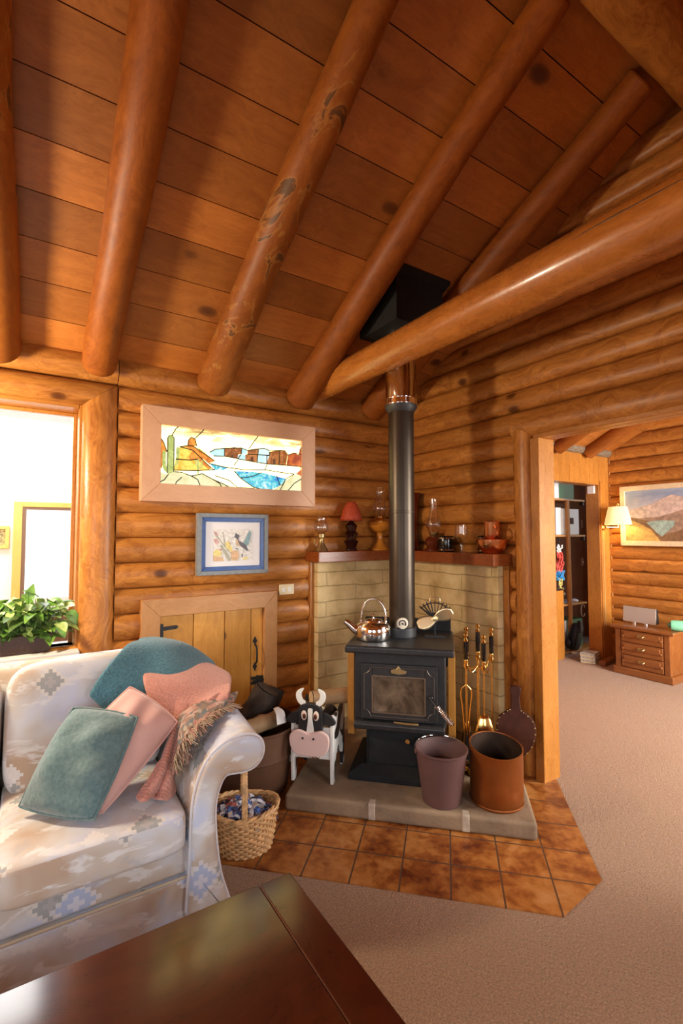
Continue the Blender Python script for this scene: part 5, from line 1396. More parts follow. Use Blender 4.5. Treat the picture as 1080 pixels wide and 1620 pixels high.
pp_ = sheet([[tw(0.06, -0.20, 0.40), tw(0.10, -0.205, 0.405), tw(0.125, -0.19, 0.40)], [tw(0.065, -0.175, 0.448), tw(0.10, -0.18, 0.455), tw(0.12, -0.165, 0.445)], [tw(0.07, -0.12, 0.462), tw(0.10, -0.12, 0.468), tw(0.115, -0.11, 0.455)]], 'paper_scrap', M['white'], None, 0.002, 0, 'white paper scrap tucked over the pale log in the tub', 'paper', 0.003, 3)
pr_ = sheet([[tw(-0.14, 0.02, 0.36), tw(-0.10, 0.01, 0.37)], [tw(-0.15, 0.03, 0.42), tw(-0.11, 0.02, 0.43)], [tw(-0.13, 0.05, 0.47), tw(-0.10, 0.04, 0.46)]], 'paper_scrap', M['rag_tan'], None, 0.002, 0, 'crumpled printed paper scrap at the back rim of the brown tub', 'paper', 0.008, 8)
# ---------------------------------------------------------------- pictures on the log wall
def frame4(parent, o, x0, x1, z0, z1, w, y0, y1, matx, matz, name='frame', bev=0.003):
    """mitred frame of four mouldings, outer size x0..x1, z0..z1 local to parent"""
    for nm, pts, m in (('frame_rail', [(x0, z1), (x1, z1), (x1-w, z1-w), (x0+w, z1-w)], matx), ('frame_rail', [(x0, z0), (x0+w, z0+w), (x1-w, z0+w), (x1, z0)], matx),
                       ('frame_stile', [(x0, z0), (x0, z1), (x0+w, z1-w), (x0+w, z0+w)], matz), ('frame_stile', [(x1, z0), (x1-w, z0+w), (x1-w, z1-w), (x1, z1)], matz)):
        mb = MB(); mb.prism(pts, (0, y0, 0), (1,0,0), (0,0,1), (0, y1-y0, 0), 0, random.random()*5)
        mb.build(nm, m, parent, smooth=False, bevel=bev)
YG = -0.105
gl = thing('stained_glass_panel', 'backlit stained glass desert scene in a wide pale wood frame', 'stained glass', (-1.44, -0.05, 1.955))
def c6(x, y, d=0.0):
    p = P(230+x/4.0, 640+y/4.0, 1, YG+0.02-d); return p-gl.location
cors = [P(226.7, 636.9, 1, YG), P(499.9, 677.8, 1, YG), P(221.3, 791.9, 1, YG), P(497.2, 802.2, 1, YG)]
gx0 = (cors[0].x+cors[2].x)/2-gl.location.x; gx1 = (cors[1].x+cors[3].x)/2-gl.location.x
gz1 = (cors[0].z+cors[1].z)/2-gl.location.z; gz0 = (cors[2].z+cors[3].z)/2-gl.location.z
frame4(gl, None, gx0, gx1, gz0, gz1, 0.112, YG+0.05, 0.01, M['pale_frame_x'], M['pale_frame_z'])
mb = MB(); mb.box(gx0+0.10, gx1-0.10, YG+0.073, YG+0.080, gz0+0.10, gz1-0.10); bgd = mb.build('sky_glass', M['sg_sky'], gl, smooth=False)
SGP = [
 ('amber_glass', 'sg_orange', [[(60,190),(92,205),(115,238),(136,300),(112,300),(106,400),(60,415)],
   [(222,268),(262,260),(300,262),(345,292),(440,358),(398,372),(345,330),(300,290)],
   [(268,262),(272,225),(290,207),(314,216),(324,264)], [(300,290),(330,310),(420,405),(400,412),(330,350),(285,352),(275,330)]]),
 ('yellow_glass', 'sg_yellow', [[(180,415),(190,345),(214,272),(245,266),(300,290),(275,330),(285,352),(330,350),(400,412),(190,418)], [(325,262),(395,320),(440,358),(345,292)]]),
 ('cactus_glass', 'sg_green', [[(143,440),(138,430),(140,212),(150,196),(172,195),(182,212),(180,428),(165,440)], [(143,437),(115,415),(106,380),(108,300),(118,288),(131,300),(130,378),(141,400)],
   [(181,392),(196,362),(193,278),(205,265),(217,280),(212,358),(196,385)], [(326,345),(340,345),(338,438),(327,438)], [(340,396),(354,380),(352,352),(360,352),(362,385),(345,408)], [(326,390),(314,378),(315,345),(322,345),(323,378)]]),
 ('pueblo_glass', 'sg_brown', [[(500,278),(560,270),(608,275),(606,312),(585,318),(583,346),(545,335),(500,328)], [(645,290),(715,280),(710,320),(706,362),(632,353),(630,318),(645,314)], [(785,298),(850,290),(885,292),(900,312),(890,385),(768,376),(768,325),(785,322)]]),
 ('doorway_glass', 'sg_dark', [[(806,345),(822,342),(822,380),(806,379)], [(668,333),(680,333),(680,357),(668,356)], [(758,345),(768,345),(768,374),(757,372)], [(545,318),(556,316),(556,337),(545,335)]]),
 ('pale_blue_glass', 'sg_pale', [[(405,302),(440,283),(500,277),(500,327),(430,325)], [(608,277),(645,290),(642,314),(606,312)], [(715,280),(752,277),(785,290),(785,322),(766,372),(706,368)], [(585,318),(632,316),(632,352),(583,348)]]),
 ('red_glass', 'sg_red', [[(892,385),(900,320),(940,307),(965,318),(1012,325),(1012,395),(965,390)], [(968,318),(975,285),(1012,280),(1012,325)], [(950,440),(1012,385),(1012,462)]]),
 ('water_glass', 'sg_water', [[(405,372),(470,385),(520,402),(490,416),(440,413)], [(562,420),(735,430),(890,470),(868,507),(780,548),(680,522),(600,465)]]),
 ('sand_glass', 'sg_sand', [[(60,530),(60,415),(140,442),(185,425),(290,452),(360,437),(430,475),(500,505),(580,525),(690,530),(790,552),(860,505),(940,440),(1012,462),(1012,580),(60,540)]]),
]
for k, (nm, mt_, polys) in enumerate(SGP):
    for q, pl in enumerate(polys):
        mb = MB(); mb.poly([c6(x, y, 0.0012*(k+1)) for x, y in pl], 0, q*0.37)
        o = mb.build(nm, M[mt_], gl, smooth=False)
LEAD = [[(236,120),(195,150),(168,195)], [(388,140),(350,180),(316,212)], [(724,185),(690,230),(655,280)], [(1005,250),(985,275),(975,290)], [(92,205),(115,238),(136,300)], [(215,268),(262,260),(300,262),(345,292),(440,358)], [(222,268),(300,290),(420,405),(440,414)],
 [(190,345),(285,352),(330,345)], [(180,416),(330,418),(440,413)], [(78,498),(120,475),(145,440)], [(185,425),(230,430),(290,452),(330,475),(352,530)], [(290,452),(360,437),(430,475),(470,500),(490,540)], [(230,460),(195,490),(188,518)], [(430,475),(500,505),(552,542)], [(400,372),(500,396),(620,412),(770,415),(860,430),(940,440)],
 [(560,420),(600,465),(680,522),(780,548)], [(735,430),(690,450),(640,462),(600,465)], [(890,470),(868,507),(850,510),(830,450)], [(440,450),(530,480),(580,525),(690,530)], [(940,440),(890,470),(845,555)], [(1000,462),(940,500),(890,560)], [(268,262),(272,225),(290,207),(314,216),(324,264)], [(405,302),(440,283),(500,277),(608,275),(645,290),(715,280),(752,277),(785,292),(850,290),(885,292)],
 [(430,325),(500,328),(545,335),(632,353),(706,366),(768,376),(890,385),(965,392),(1000,395)], [(898,320),(940,307),(1000,322)], [(608,275),(606,312),(583,346)], [(715,280),(706,366)], [(500,278),(500,328)], [(785,298),(785,322),(768,325),(768,376)], [(850,290),(845,384)], [(645,314),(712,318),(785,322)], [(585,352),(560,385)], [(770,378),(755,415)], [(140,300),(142,210),(150,196),(172,195),(182,212),(180,428)], [(140,210),(138,435)]]
mb = MB()
for ln in LEAD:
    mb.tube([c6(x, y, 0.014) for x, y in ln], 0.0034, 5)
o = mb.build('lead_lines', M['lead'], gl); o['label'] = 'dark lead lines between the glass pieces'

# roadrunner watercolour in a blue frame
pc = thing('framed_picture', 'small roadrunner and cactus watercolour in a blue frame', 'picture', (-1.465, -0.05, 1.38))
def c7(x, y, d=0.0): return P(300+x/8.31, 805+y/8.31, 1, -0.082-d)-pc.location
a, b = c7(95, 92), c7(1022, 905); x0, x1, z1, z0 = c7(100, 95).x, c7(1022, 95).x, 0.205, -0.195
frame4(pc, None, x0, x1, z0, z1, 0.027, -0.05, 0.004, M['frame_grey'], M['frame_grey'])
mb = MB(); ii = 0.026
for pa in ([(x0+ii, z1-ii), (x1-ii, z1-ii), (x1-ii-.028, z1-ii-.028), (x0+ii+.028, z1-ii-.028)], [(x0+ii, z0+ii), (x0+ii+.028, z0+ii+.028), (x1-ii-.028, z0+ii+.028), (x1-ii, z0+ii)], [(x0+ii, z0+ii), (x0+ii, z1-ii), (x0+ii+.028, z1-ii-.028), (x0+ii+.028, z0+ii+.028)], [(x1-ii, z0+ii), (x1-ii-.028, z0+ii+.028), (x1-ii-.028, z1-ii-.028), (x1-ii, z1-ii)]):
    mb.prism(pa, (0, -0.04, 0), (1,0,0), (0,0,1), (0, 0.03, 0))
k = mb.build('blue_liner', M['frame_blue'], pc, smooth=False, bevel=0.002); k['label'] = 'deep blue inner frame'
mb = MB(); mb.box(x0+0.03, x1-0.03, -0.03, -0.02, z0+0.03, z1-0.03); mb.build('mat_board', M['white_mat'], pc, smooth=False)
ART = [('art_paper', [[(308,270),(820,262),(825,665),(310,695)]]),
 ('art_pink', [[(310,400),(350,390),(385,430),(370,470),(330,450)], [(320,300),(345,300),(380,345),(370,365),(330,340)], [(375,530),(425,520),(420,555),(390,560)]]),
 ('art_green', [[(395,485),(420,470),(530,625),(540,680),(505,685)], [(330,340),(350,335),(540,575),(530,590)], [(430,300),(440,305),(470,470),(462,480)]]),
 ('art_yellow', [[(310,570),(350,530),(400,550),(430,600),(400,620),(315,640)], [(470,440),(510,420),(560,520),(550,580),(520,545),(470,500)], [(700,640),(760,630),(765,660),(700,670)]]),
 ('art_orange', [[(545,560),(590,540),(640,560),(650,640),(620,680),(545,680)], [(310,620),(440,640),(450,685),(312,690)], [(610,410),(640,400),(650,480),(620,490)], [(505,420),(540,450),(530,480)]]),
 ('art_grey', [[(545,372),(590,368),(605,320),(650,345),(655,360),(640,390),(650,420),(700,445),(745,480),(770,550),(740,545),(660,480),(625,400),(600,378)], [(685,590),(700,592),(695,630),(680,640)], [(590,530),(610,515),(640,525),(640,540),(615,528)]]),
 ('art_teal', [[(705,445),(790,275),(810,330),(770,480),(745,480)]])]
for k, (m_, polys) in enumerate(ART):
    for pl in polys:
        mb = MB(); mb.poly([c7(x, y, -0.0012+0.0006*(k+1)) for x, y in pl])
        mb.build('painting_paper' if k == 0 else 'painted_shape', M[m_], pc, smooth=False)

# ---------------------------------------------------------------- things on the mantel shelf
def chimney(mb, z0, prof): mb.lathe([(r, z0+z) for r, z in prof], 28)
def item(name, label, cat, x, y): return thing(name, label, cat, (x, y, MZ))
t = item('oil_lamp', 'small brass oil lamp with etched glass chimney, leftmost on the mantel shelf', 'oil lamp', -0.842, -0.12)
mb = MB(); mb.lathe([(0.048, 0), (0.05, 0.006), (0.044, 0.02), (0.022, 0.055), (0.014, 0.085), (0.016, 0.095), (0.026, 0.10), (0.028, 0.125), (0.022, 0.13), (0.0, 0.131)], 28); mb.build('base', M['dull_brass'], t)
mb = MB(); mb.tube(cr([(-0.02, -0.0, 0.10), (-0.05, 0, 0.09), (-0.06, 0, 0.06), (-0.045, 0, 0.03)], 5), 0.004, 8); mb.build('finger_loop', M['dull_brass'], t)
mb = MB(); mb.lathe([(0.024, 0.128), (0.034, 0.135), (0.052, 0.16), (0.053, 0.18), (0.042, 0.215), (0.038, 0.235), (0.043, 0.255)], 32, cap=False); mb.build('glass_chimney', M['etched'], t)
t = item('table_lamp', 'small lamp with red beaded shade and dark ribbed base on the mantel shelf', 'lamp', -0.578, -0.12)
mb = MB(); mb.lathe([(0.044, 0), (0.046, 0.012), (0.036, 0.022), (0.045, 0.05), (0.058, 0.07), (0.038, 0.085), (0.042, 0.11), (0.055, 0.13), (0.035, 0.15), (0.044, 0.18), (0.046, 0.19), (0.02, 0.215), (0.012, 0.23), (0.0, 0.232)], 32); mb.build('base', M['lamp_black'], t)
mb = MB(); mb.lathe([(0.009, 0.22), (0.009, 0.25)], 12, cap=False); mb.build('neck', M['brass'], t)
mb = MB(); mb.lathe([(0.083, 0.232), (0.079, 0.255), (0.06, 0.32), (0.036, 0.365), (0.032, 0.37)], 36, cap=False); mb.build('lamp_shade', M['red_shade'], t, solid=0.002)
mb = MB()
for j in range(40):
    a = 2*PI*j/40; mb.ball((0.083*math.cos(a), 0.083*math.sin(a), 0.228), 0.0055, 6)
k = mb.build('bead_trim', M['red_shade'], t); k['kind'] = 'stuff'
t = item('oil_lamp', 'tall oil lamp with amber glass font partly behind the stovepipe', 'oil lamp', -0.305, -0.12)
mb = MB(); mb.lathe([(0.075, 0), (0.077, 0.01), (0.06, 0.022), (0.03, 0.06), (0.024, 0.10), (0.03, 0.135), (0.0, 0.136)], 32); mb.build('foot', M['amber_glass'], t)
mb = MB(); mb.lathe([(0.03, 0.135), (0.075, 0.16), (0.088, 0.185), (0.08, 0.22), (0.035, 0.24), (0.0, 0.241)], 32); mb.build('font', M['amber_glass'], t)
mb = MB(); mb.lathe([(0.028, 0.24), (0.036, 0.25), (0.042, 0.268), (0.038, 0.272), (0.0, 0.273)], 24); mb.build('burner', M['brass'], t)
mb = MB(); mb.lathe([(0.036, 0.272), (0.058, 0.31), (0.06, 0.335), (0.05, 0.37), (0.034, 0.42), (0.03, 0.46), (0.031, 0.492)], 32, cap=False); mb.build('glass_chimney', M['clear'], t)
t = item('vase', 'tall dark red glass vase half hidden behind the stovepipe', 'vase', -0.125, -0.285)
mb = MB(); mb.lathe([(0.06, 0), (0.063, 0.01), (0.06, 0.05), (0.05, 0.12), (0.049, 0.26), (0.058, 0.36), (0.075, 0.43), (0.08, 0.445), (0.077, 0.446), (0.054, 0.36), (0.045, 0.26), (0.045, 0.02), (0.0, 0.015)], 36); mb.build('glass_body', M['red_glass'], t)
t = item('oil_lamp', 'clear glass oil lamp with narrow chimney right of the stovepipe', 'oil lamp', -0.12, -0.535)
mb = MB(); mb.lathe([(0.07, 0), (0.072, 0.012), (0.05, 0.028), (0.062, 0.05), (0.068, 0.075), (0.05, 0.10), (0.026, 0.112), (0.0, 0.113)], 32); mb.build('font', M['red_clear'], t)
mb = MB(); mb.lathe([(0.024, 0.11), (0.032, 0.12), (0.036, 0.138), (0.0, 0.139)], 24); mb.build('burner', M['dull_brass'], t)
mb = MB(); mb.lathe([(0.034, 0.138), (0.052, 0.18), (0.055, 0.20), (0.045, 0.235), (0.03, 0.28), (0.026, 0.33), (0.0265, 0.385)], 32, cap=False); mb.build('glass_chimney', M['clear'], t)
def canister(label, x, y, r, h):
    t = item('canister', label, 'canister', x, y)
    mb = MB(); mb.lathe([(r*0.96, 0), (r, 0.006), (r, h-0.01), (r*0.97, h-0.004), (r*0.9, h), (0.0, h)], 36); mb.build('body', M['black_gloss'], t)
    for z in (0.012, h-0.016):
        mb = MB(); mb.lathe([(r+0.0005, z-0.004), (r+0.002, z), (r+0.0005, z+0.004)], 36, cap=False); k = mb.build('band', M['chrome'], t)
canister('glossy black canister with silver bands between the clear lamp and the goblet', -0.125, -0.665, 0.058, 0.112)
t = item('goblet', 'clear stemmed glass goblet standing on the mantel shelf', 'goblet', -0.13, -0.815)
mb = MB(); mb.lathe([(0.04, 0), (0.041, 0.004), (0.012, 0.012), (0.008, 0.03), (0.013, 0.045), (0.009, 0.06), (0.018, 0.075), (0.042, 0.10), (0.046, 0.13), (0.042, 0.17), (0.044, 0.19)], 32, cap=False); mb.build('goblet_glass', M['clear'], t)
canister('black canister half hidden behind the copper bowl', -0.06, -0.955, 0.045, 0.115)
t = item('copper_bowl', 'polished copper bowl holding a copper mug, right end of the mantel shelf', 'bowl', -0.115, -1.065)
mb = MB(); mb.lathe([(0.05, 0), (0.055, 0.004), (0.085, 0.035), (0.098, 0.075), (0.1, 0.088), (0.104, 0.09), (0.1, 0.092), (0.094, 0.075), (0.08, 0.036), (0.05, 0.01), (0.0, 0.009)], 44); mb.build('bowl_body', M['copper'], t)
t = thing('copper_mug', 'tall bright copper mug standing inside the copper bowl', 'mug', (-0.115, -1.065, MZ+0.010))
mb = MB(); mb.lathe([(0.046, 0), (0.05, 0.006), (0.05, 0.19), (0.053, 0.196), (0.05, 0.2), (0.047, 0.19), (0.045, 0.012), (0.0, 0.01)], 40); mb.build('mug_body', M['copper'], t)
mb = MB(); mb.tube(cr([(-0.03, -0.048, 0.16), (-0.045, -0.075, 0.15), (-0.048, -0.08, 0.11), (-0.03, -0.048, 0.09)], 5), 0.005, 8); mb.build('handle', M['copper'], t)

# ---------------------------------------------------------------- plant on the window sill
pl = thing('potted_plant', 'leafy green pothos in a dark brown planter on the white window sill', 'plant', (-2.63, 0.02, WZ0))
mb = MB(); mb.prism([(-0.13, 0), (0.105, 0), (0.125, 0.10), (-0.145, 0.10)], (0, -0.07, 0.002), (1,0,0), (0,0,1), (0, 0.14, 0)); mb.build('planter', M['planter'], pl, smooth=False, bevel=0.006)
mb = MB(); mb.box(-0.13, 0.115, -0.06, 0.06, 0.085, 0.103); k = mb.build('soil', M['bark'], pl)
rnd = random.Random(5); fol = MB(); stems = MB()
def leaf(mb, base, d, up, L_, W_, mi, curl=0.3):
    d = d.normalized(); s = d.cross(up)
    s = s.normalized() if s.length > 1e-3 else Vector((1,0,0)); n = s.cross(d)
    rows_ = 7; vs = []
    for i in range(rows_):
        t = i/(rows_-1); w = W_*(math.sin(PI*min(1, 0.06+t*0.94)**0.62))**0.9*(1 if t < 1 else 0)
        c = base+d*(L_*t)-n*(curl*L_*t*t)
        vs += [c-s*w*0.5+n*w*0.16, c, c+s*w*0.5+n*w*0.16]
    fs = []
    for i in range(rows_-1):
        fs += [(3*i, 3*i+1, 3*i+4, 3*i+3), (3*i+1, 3*i+2, 3*i+5, 3*i+4)]
    mb.add(vs, fs, mi, rnd.random())
for i in range(260):
    a = rnd.random()*2*PI; el = rnd.uniform(-0.25, 1.35); rr = rnd.uniform(0.6, 1.0)
    root = Vector((rnd.uniform(-0.13, 0.11), rnd.uniform(-0.05, 0.05), 0.10))
    d = Vector((math.cos(a)*math.cos(el), math.sin(a)*math.cos(el)*0.8, math.sin(el)))
    tip = root+Vector((d.x*0.125*rr, d.y*0.09*rr, max(-0.03, d.z*0.19*rr)+0.015))
    if tip.x > 0.17: tip.x = 0.17
    mid = (root+tip)/2+Vector((0, 0, 0.03))
    stems.tube(cr([root, mid, tip], 3), 0.0018, 5)
    ld = Vector((d.x, d.y-0.35, rnd.uniform(-0.5, 0.35))); L_ = rnd.uniform(0.055, 0.095)
    leaf(fol, tip, ld, Vector((rnd.uniform(-.3,.3), rnd.uniform(-.6,.2), 1)), L_, L_*rnd.uniform(0.55, 0.75), rnd.choice((0, 0, 1, 1, 2)), rnd.uniform(0.1, 0.5))
for (bx, by, bz), d, L_ in (((-0.0, -0.02, 0.29), (0.25, -0.1, 1), 0.085), ((-0.13, 0, 0.24), (1, -0.1, 0.3), 0.09), ((0.19, -0.05, 0.21), (0.7, -0.2, -0.9), 0.10), ((0.15, -0.07, 0.16), (0.3, -0.4, -1), 0.095)):
    leaf(fol, Vector((bx, by, bz)), Vector(d), Vector((0, -1, 0.4)), L_, L_*0.6, 0, 0.25)
    stems.tube(cr([(bx*0.4, 0, 0.1), (bx*0.8, by, bz+0.01), (bx, by, bz)], 5), 0.002, 5)
o = fol.build('foliage', [M['leaf'], M['leaf_pale'], M['leaf_dark']], pl, ang=180)
stems.build('stems', M['leaf_dark'], pl)

# ---------------------------------------------------------------- sunroom beyond the window
SYB = 1.75
mb = MB(); mb.box(-4.8, 0.2, SYB, SYB+0.1, 0.0, 2.9); struct(mb.build('wall_sunroom', M['white'], smooth=False))
mb = MB(); mb.box(-1.75, -1.65, 0.16, SYB, 0.0, 2.9); struct(mb.build('wall_sunroom_side', M['white'], smooth=False))
mb = MB(); mb.box(-4.8, -1.65, 0.9, SYB, -0.06, 0.0); struct(mb.build('floor_sunroom', M['wainscot'], smooth=False))
w2 = bpy.data.objects.new('window_2', None); COL.objects.link(w2); struct(w2)
A = P(22, 793, 1, SYB-0.03); B = P(36, 800, 1, SYB-0.03)
fx = A.x; fw_ = B.x-A.x; fz = A.z; wz = 0.90
mb = MB(); mb.box(fx, fx+fw_, SYB-0.04, SYB, wz, fz); mb.build('frame_stile', M['yellow_z'], w2, bevel=0.004)
mb = MB(); mb.box(fx+0.95, fx+0.95+fw_, SYB-0.04, SYB, wz, fz); mb.build('frame_stile', M['yellow_z'], w2, bevel=0.004)
mb = MB(); mb.box(fx+fw_, fx+0.95, SYB-0.04, SYB, fz-0.045, fz); mb.build('frame_rail', M['yellow_z'], w2, bevel=0.004)
mb = MB(); mb.box(fx+fw_, fx+fw_+0.028, SYB-0.035, SYB-0.004, wz, fz-0.045); mb.box(fx+fw_+0.028, fx+0.95, SYB-0.035, SYB-0.004, fz-0.068, fz-0.045); mb.build('sash', M['sash'], w2)
mb = MB(); mb.box(fx+fw_+0.028, fx+0.95, SYB-0.02, SYB-0.012, wz, fz-0.068); mb.build('pane', M['bright_pane'], w2)
mb = MB(); mb.box(-4.8, -1.75, SYB-0.025, SYB+0.0, 0.0, 0.79); struct(mb.build('trim_1', M['wainscot'], bevel=0.004))
pw = P(2, 850, 1, SYB-0.02)
t = thing('framed_picture', 'small yellow-framed picture on the bright sunroom wall at the left edge', 'picture', (pw.x-0.06, SYB, pw.z))
frame4(t, None, -0.13, 0.115, -0.095, 0.095, 0.028, -0.025, 0.0, M['yellow_z'], M['yellow_z'])
mb = MB(); mb.box(-0.11, 0.095, -0.012, -0.006, -0.075, 0.075); mb.build('print', M['print'], t)
# ---------------------------------------------------------------- the den beyond the cased opening
DY, DXW = -0.1, 3.15            # board wall plane, far log wall plane
mb = MB()
for x0, x1, z0, z1 in ((0.06, 1.55, 0, 2.375), (1.55, 2.90, 2.035, 2.375), (2.90, DXW+0.02, 0, 2.375)):
    n = max(1, round((x1-x0)/0.2)); w_ = (x1-x0)/n
    for i in range(n): mb.box(x0+i*w_+0.001, x0+(i+1)*w_-0.001, DY, DY+0.15, z0, z1, 0, random.random()*9)
struct(mb.build('wall_den_left', M['flat_z'], smooth=False))
mb = MB(); seams = [3.6-0.143*k for k in range(27)]; seams[-1] = 0.0
def dgable(mid, lo, hi): return (lo, hi) if mid < 2.45 else (lo, min(hi, -max(0.0, mid-0.075-2.45)/SL-0.1))
rows(mb, 1, DXW, seams, -4.3, DY, [], clip=dgable, joints=0.1)
mb.box(DXW+0.004, DXW+0.12, -4.3, DY, 0, 2.4, 0, 1.0)
struct(mb.build('wall_den_far', M['log_y'], ang=60))
mb = MB(); mb.box(0.06, DXW, -4.3, -4.2, 0, 0.75); mb.box(0.06, 0.8, -4.3, -4.2, 0.75, 2.1); mb.box(2.8, DXW, -4.3, -4.2, 0.75, 2.1); mb.box(0.15, DXW, -4.3, -4.2, 2.1, 2.5)
struct(mb.build('wall_den_right', M['flat_x'], smooth=False))
mb = MB(); o_ = 2.40
d0 = 0; k = 0
while d0 < 4.9:
    d1 = d0+0.2195; vs = []
    for x in (0.056, DXW+0.1):
        for d, up in ((d0+.002, 0), (d1-.002, 0), (d1-.002, .03), (d0+.002, .03)):
            vs.append(Vector((x, DY, o_))+ty*d+nz*up)
    mb.add(vs, [(0,1,2,3),(7,6,5,4),(0,4,5,1),(1,5,6,2),(2,6,7,3),(3,7,4,0)], 0, random.random()*9); d0 = d1
struct(mb.build('ceiling_den', M['ceil'], smooth=False))
mb = MB(); mb.tube([(0.15, DY-0.0, 2.405), (DXW, DY-0.0, 2.405)], 0.05, 16, 0, 2.0); struct(mb.build('trim_2', M['dusty'], ang=60))
for i, x in enumerate((2.05, 2.62)):
    mb = MB(); mb.tube([(x, DY-0.03, 2.36+0.0), (x, DY-1.2, 2.36+1.17*SL), (x, DY-3.4, 2.36+3.37*SL)], 0.075, 20, 0, 1.3+i)
    tag(mb.build('log_rafter', M['rafter'], bevel=0.01), ('left of two short log rafters seen in the den above the doorway', 'right of two short log rafters seen in the den, near the far log wall')[i], 'rafter')
d3 = bpy.data.objects.new('door_3', None); COL.objects.link(d3); struct(d3)
mb = MB(); mb.box(2.885, 2.90, DY-0.004, DY+0.152, 0, 2.035); mb.build('side_jamb', M['flat_z'], d3, smooth=False, bevel=0.002)
mb = MB(); mb.box(1.55, 2.885, DY-0.004, DY+0.152, 2.02, 2.035); mb.build('head_jamb', M['flat_x'], d3, smooth=False, bevel=0.002)
mb = MB(); mb.box(2.905, 2.925, DY-0.012, DY, 0, 2.06); mb.build('edge_bead', M['flat_z'], d3, smooth=False, bevel=0.003)
# scribed corner strip along the log ends
mb = MB(); pts = []
for i in range(160):
    z = 2.35*i/159; pts.append((DXW-0.03-0.018*math.cos(2*PI*(z-2.313)/0.143), DY-0.012, z))
mb.tube(pts, 0.006, 6); mb.box(DXW-0.028, DXW+0.01, DY-0.012, DY, 0, 2.35)
struct(mb.build('trim_3', M['flat_z']))

# closet behind the doorway
CB = 0.78
mb = MB(); mb.box(1.6, 4.1, CB, CB+0.08, 0, 2.5); struct(mb.build('wall_closet_back', M['closet'], smooth=False))
mb = MB(); mb.box(4.02, 4.1, 0.05, CB, 0, 2.5); struct(mb.build('wall_closet_side', M['closet'], smooth=False))
YS = 0.40
def S_(px, py): return P(px, py, 1, YS)
shelf_z = [S_(890, y).z for y in (789, 846, 956)]
sx0, sx1 = 2.45, 3.42
sh = thing('closet_shelves', 'open pine shelves with round post seen through the den doorway', 'shelves', (2.9, YS, 0))
for z in shelf_z:
    mb = MB(); mb.box(sx0-2.9, sx1-2.9, -0.02, 0.34, z-0.025, z); mb.build('shelf_board', M['flat_x'], sh, bevel=0.003)
pxs = P(897, 900, 1, YS).x
mb = MB(); mb.tube([(pxs-2.9+0.012, -0.02, 0.0), (pxs-2.9, -0.02, 1.2), (pxs-2.9-0.012, -0.02, shelf_z[0]-0.02)], 0.028, 14); mb.build('post', M['flat_z'], sh)
mb = MB(); mb.box(sx0-2.9, sx1-2.9+0.1, -0.1, 0.3, 0.012, 0.03); mb.build('bottom_board', M['flat_x'], sh)
for z in shelf_z[:2]:
    mb = MB(); mb.box(sx1-2.9-0.04, sx1-2.9-0.02, -0.02, 0.03, z-0.07, z-0.025); mb.build('bracket', M['black'], sh)
def boxthing(name, label, cat, px0, px1, ztop_py, z0, m, m2=None, depth=0.2, y=YS+0.02, side=None):
    a = P(px0, ztop_py, 1, y); b = P(px1, ztop_py, 1, y)
    t = thing(name, label, cat, ((a.x+b.x)/2, y+depth/2, z0)); w_ = (b.x-a.x)/2; h_ = (a.z+b.z)/2-z0
    mb = MB(); mb.box(-w_, w_, -depth/2, depth/2, 0.001, h_); mb.build('box_body', m, t, smooth=False, bevel=0.004)
    if m2:
        mb = MB(); mb.box(-w_-0.003, -w_+side, -depth/2-0.003, depth/2, 0.0, h_+0.003); k = mb.build('white_side', m2, t, smooth=False, bevel=0.003)
    return t
boxthing('storage_box', 'green box with white edge on the top closet shelf', 'box', 876, 907, 759, shelf_z[0], M['green_box'], M['white'], 0.2, side=0.09)
boxthing('storage_box', 'green box with white edge on the closet floor behind the post', 'box', 893, 921, 980, 0.03, M['green_box'], M['white'], 0.2, side=0.03)
t = boxthing('photo_binder', 'white binder with a dark square label on the middle closet shelf', 'binder', 888, 915, 805, shelf_z[1], M['white_paint'], None, 0.16)
a = P(898, 819, 1, YS+0.018); b = P(907, 829, 1, YS+0.018)
mb = MB(); mb.box(a.x-t.location.x, b.x-t.location.x, -0.083, -0.078, b.z-shelf_z[1], a.z-shelf_z[1]); mb.build('label_patch', M['bellows'], t)
boxthing('paper_stack', 'white papers standing at the left of the middle closet shelf', 'papers', 879, 887, 803, shelf_z[1]+0.12 if False else shelf_z[1], M['white'], None, 0.12)
# half-height board panel inside the closet and the lanyards hung on it
mb = MB(); a = P(878, 935, 1, 0.22)
pn = thing('closet_partition', 'plain honey-coloured half-height wooden panel standing just inside the closet', 'panel', (2.5, 0.2, 0))
mb.box(2.0-2.5, P(892.5, 1000, 1, 0.2).x-2.5, 0, 0.025, 0.0, a.z); mb.build('board', M['flat_z'], pn, smooth=False, bevel=0.003)
LY = 0.30
hk = P(884, 862, 1, LY)
ln = thing('lanyard_bunch', 'bunch of red white and blue lanyards with keys hanging in the closet', 'lanyards', hk)
rnd = random.Random(3)
def lny(c, px0, px1, py0, py1, n):
    mb = MB()
    for i in range(n):
        x = rnd.uniform(px0, px1); p = [P(x+rnd.uniform(-2, 2), py0+(py1-py0)*k/6, 1, LY+rnd.uniform(-0.02, 0.02))-hk for k in range(7)]
        mb.tube(cr(p, 4), 0.008, 6)
    return mb
for nm, c, px0, px1, py0, py1, n in (('white_ribbon', 'white', 880, 890, 862, 876, 4), ('red_ribbon', 'rag_red2', 880, 893, 874, 905, 9), ('blue_ribbon', 'rag_blue2', 880, 892, 903, 918, 8), ('yellow_ribbon', 'rag_yel', 884, 888, 915, 930, 3)):
    lny(c, px0, px1, py0, py1, n).build(nm, M[c], ln)
mb = MB()
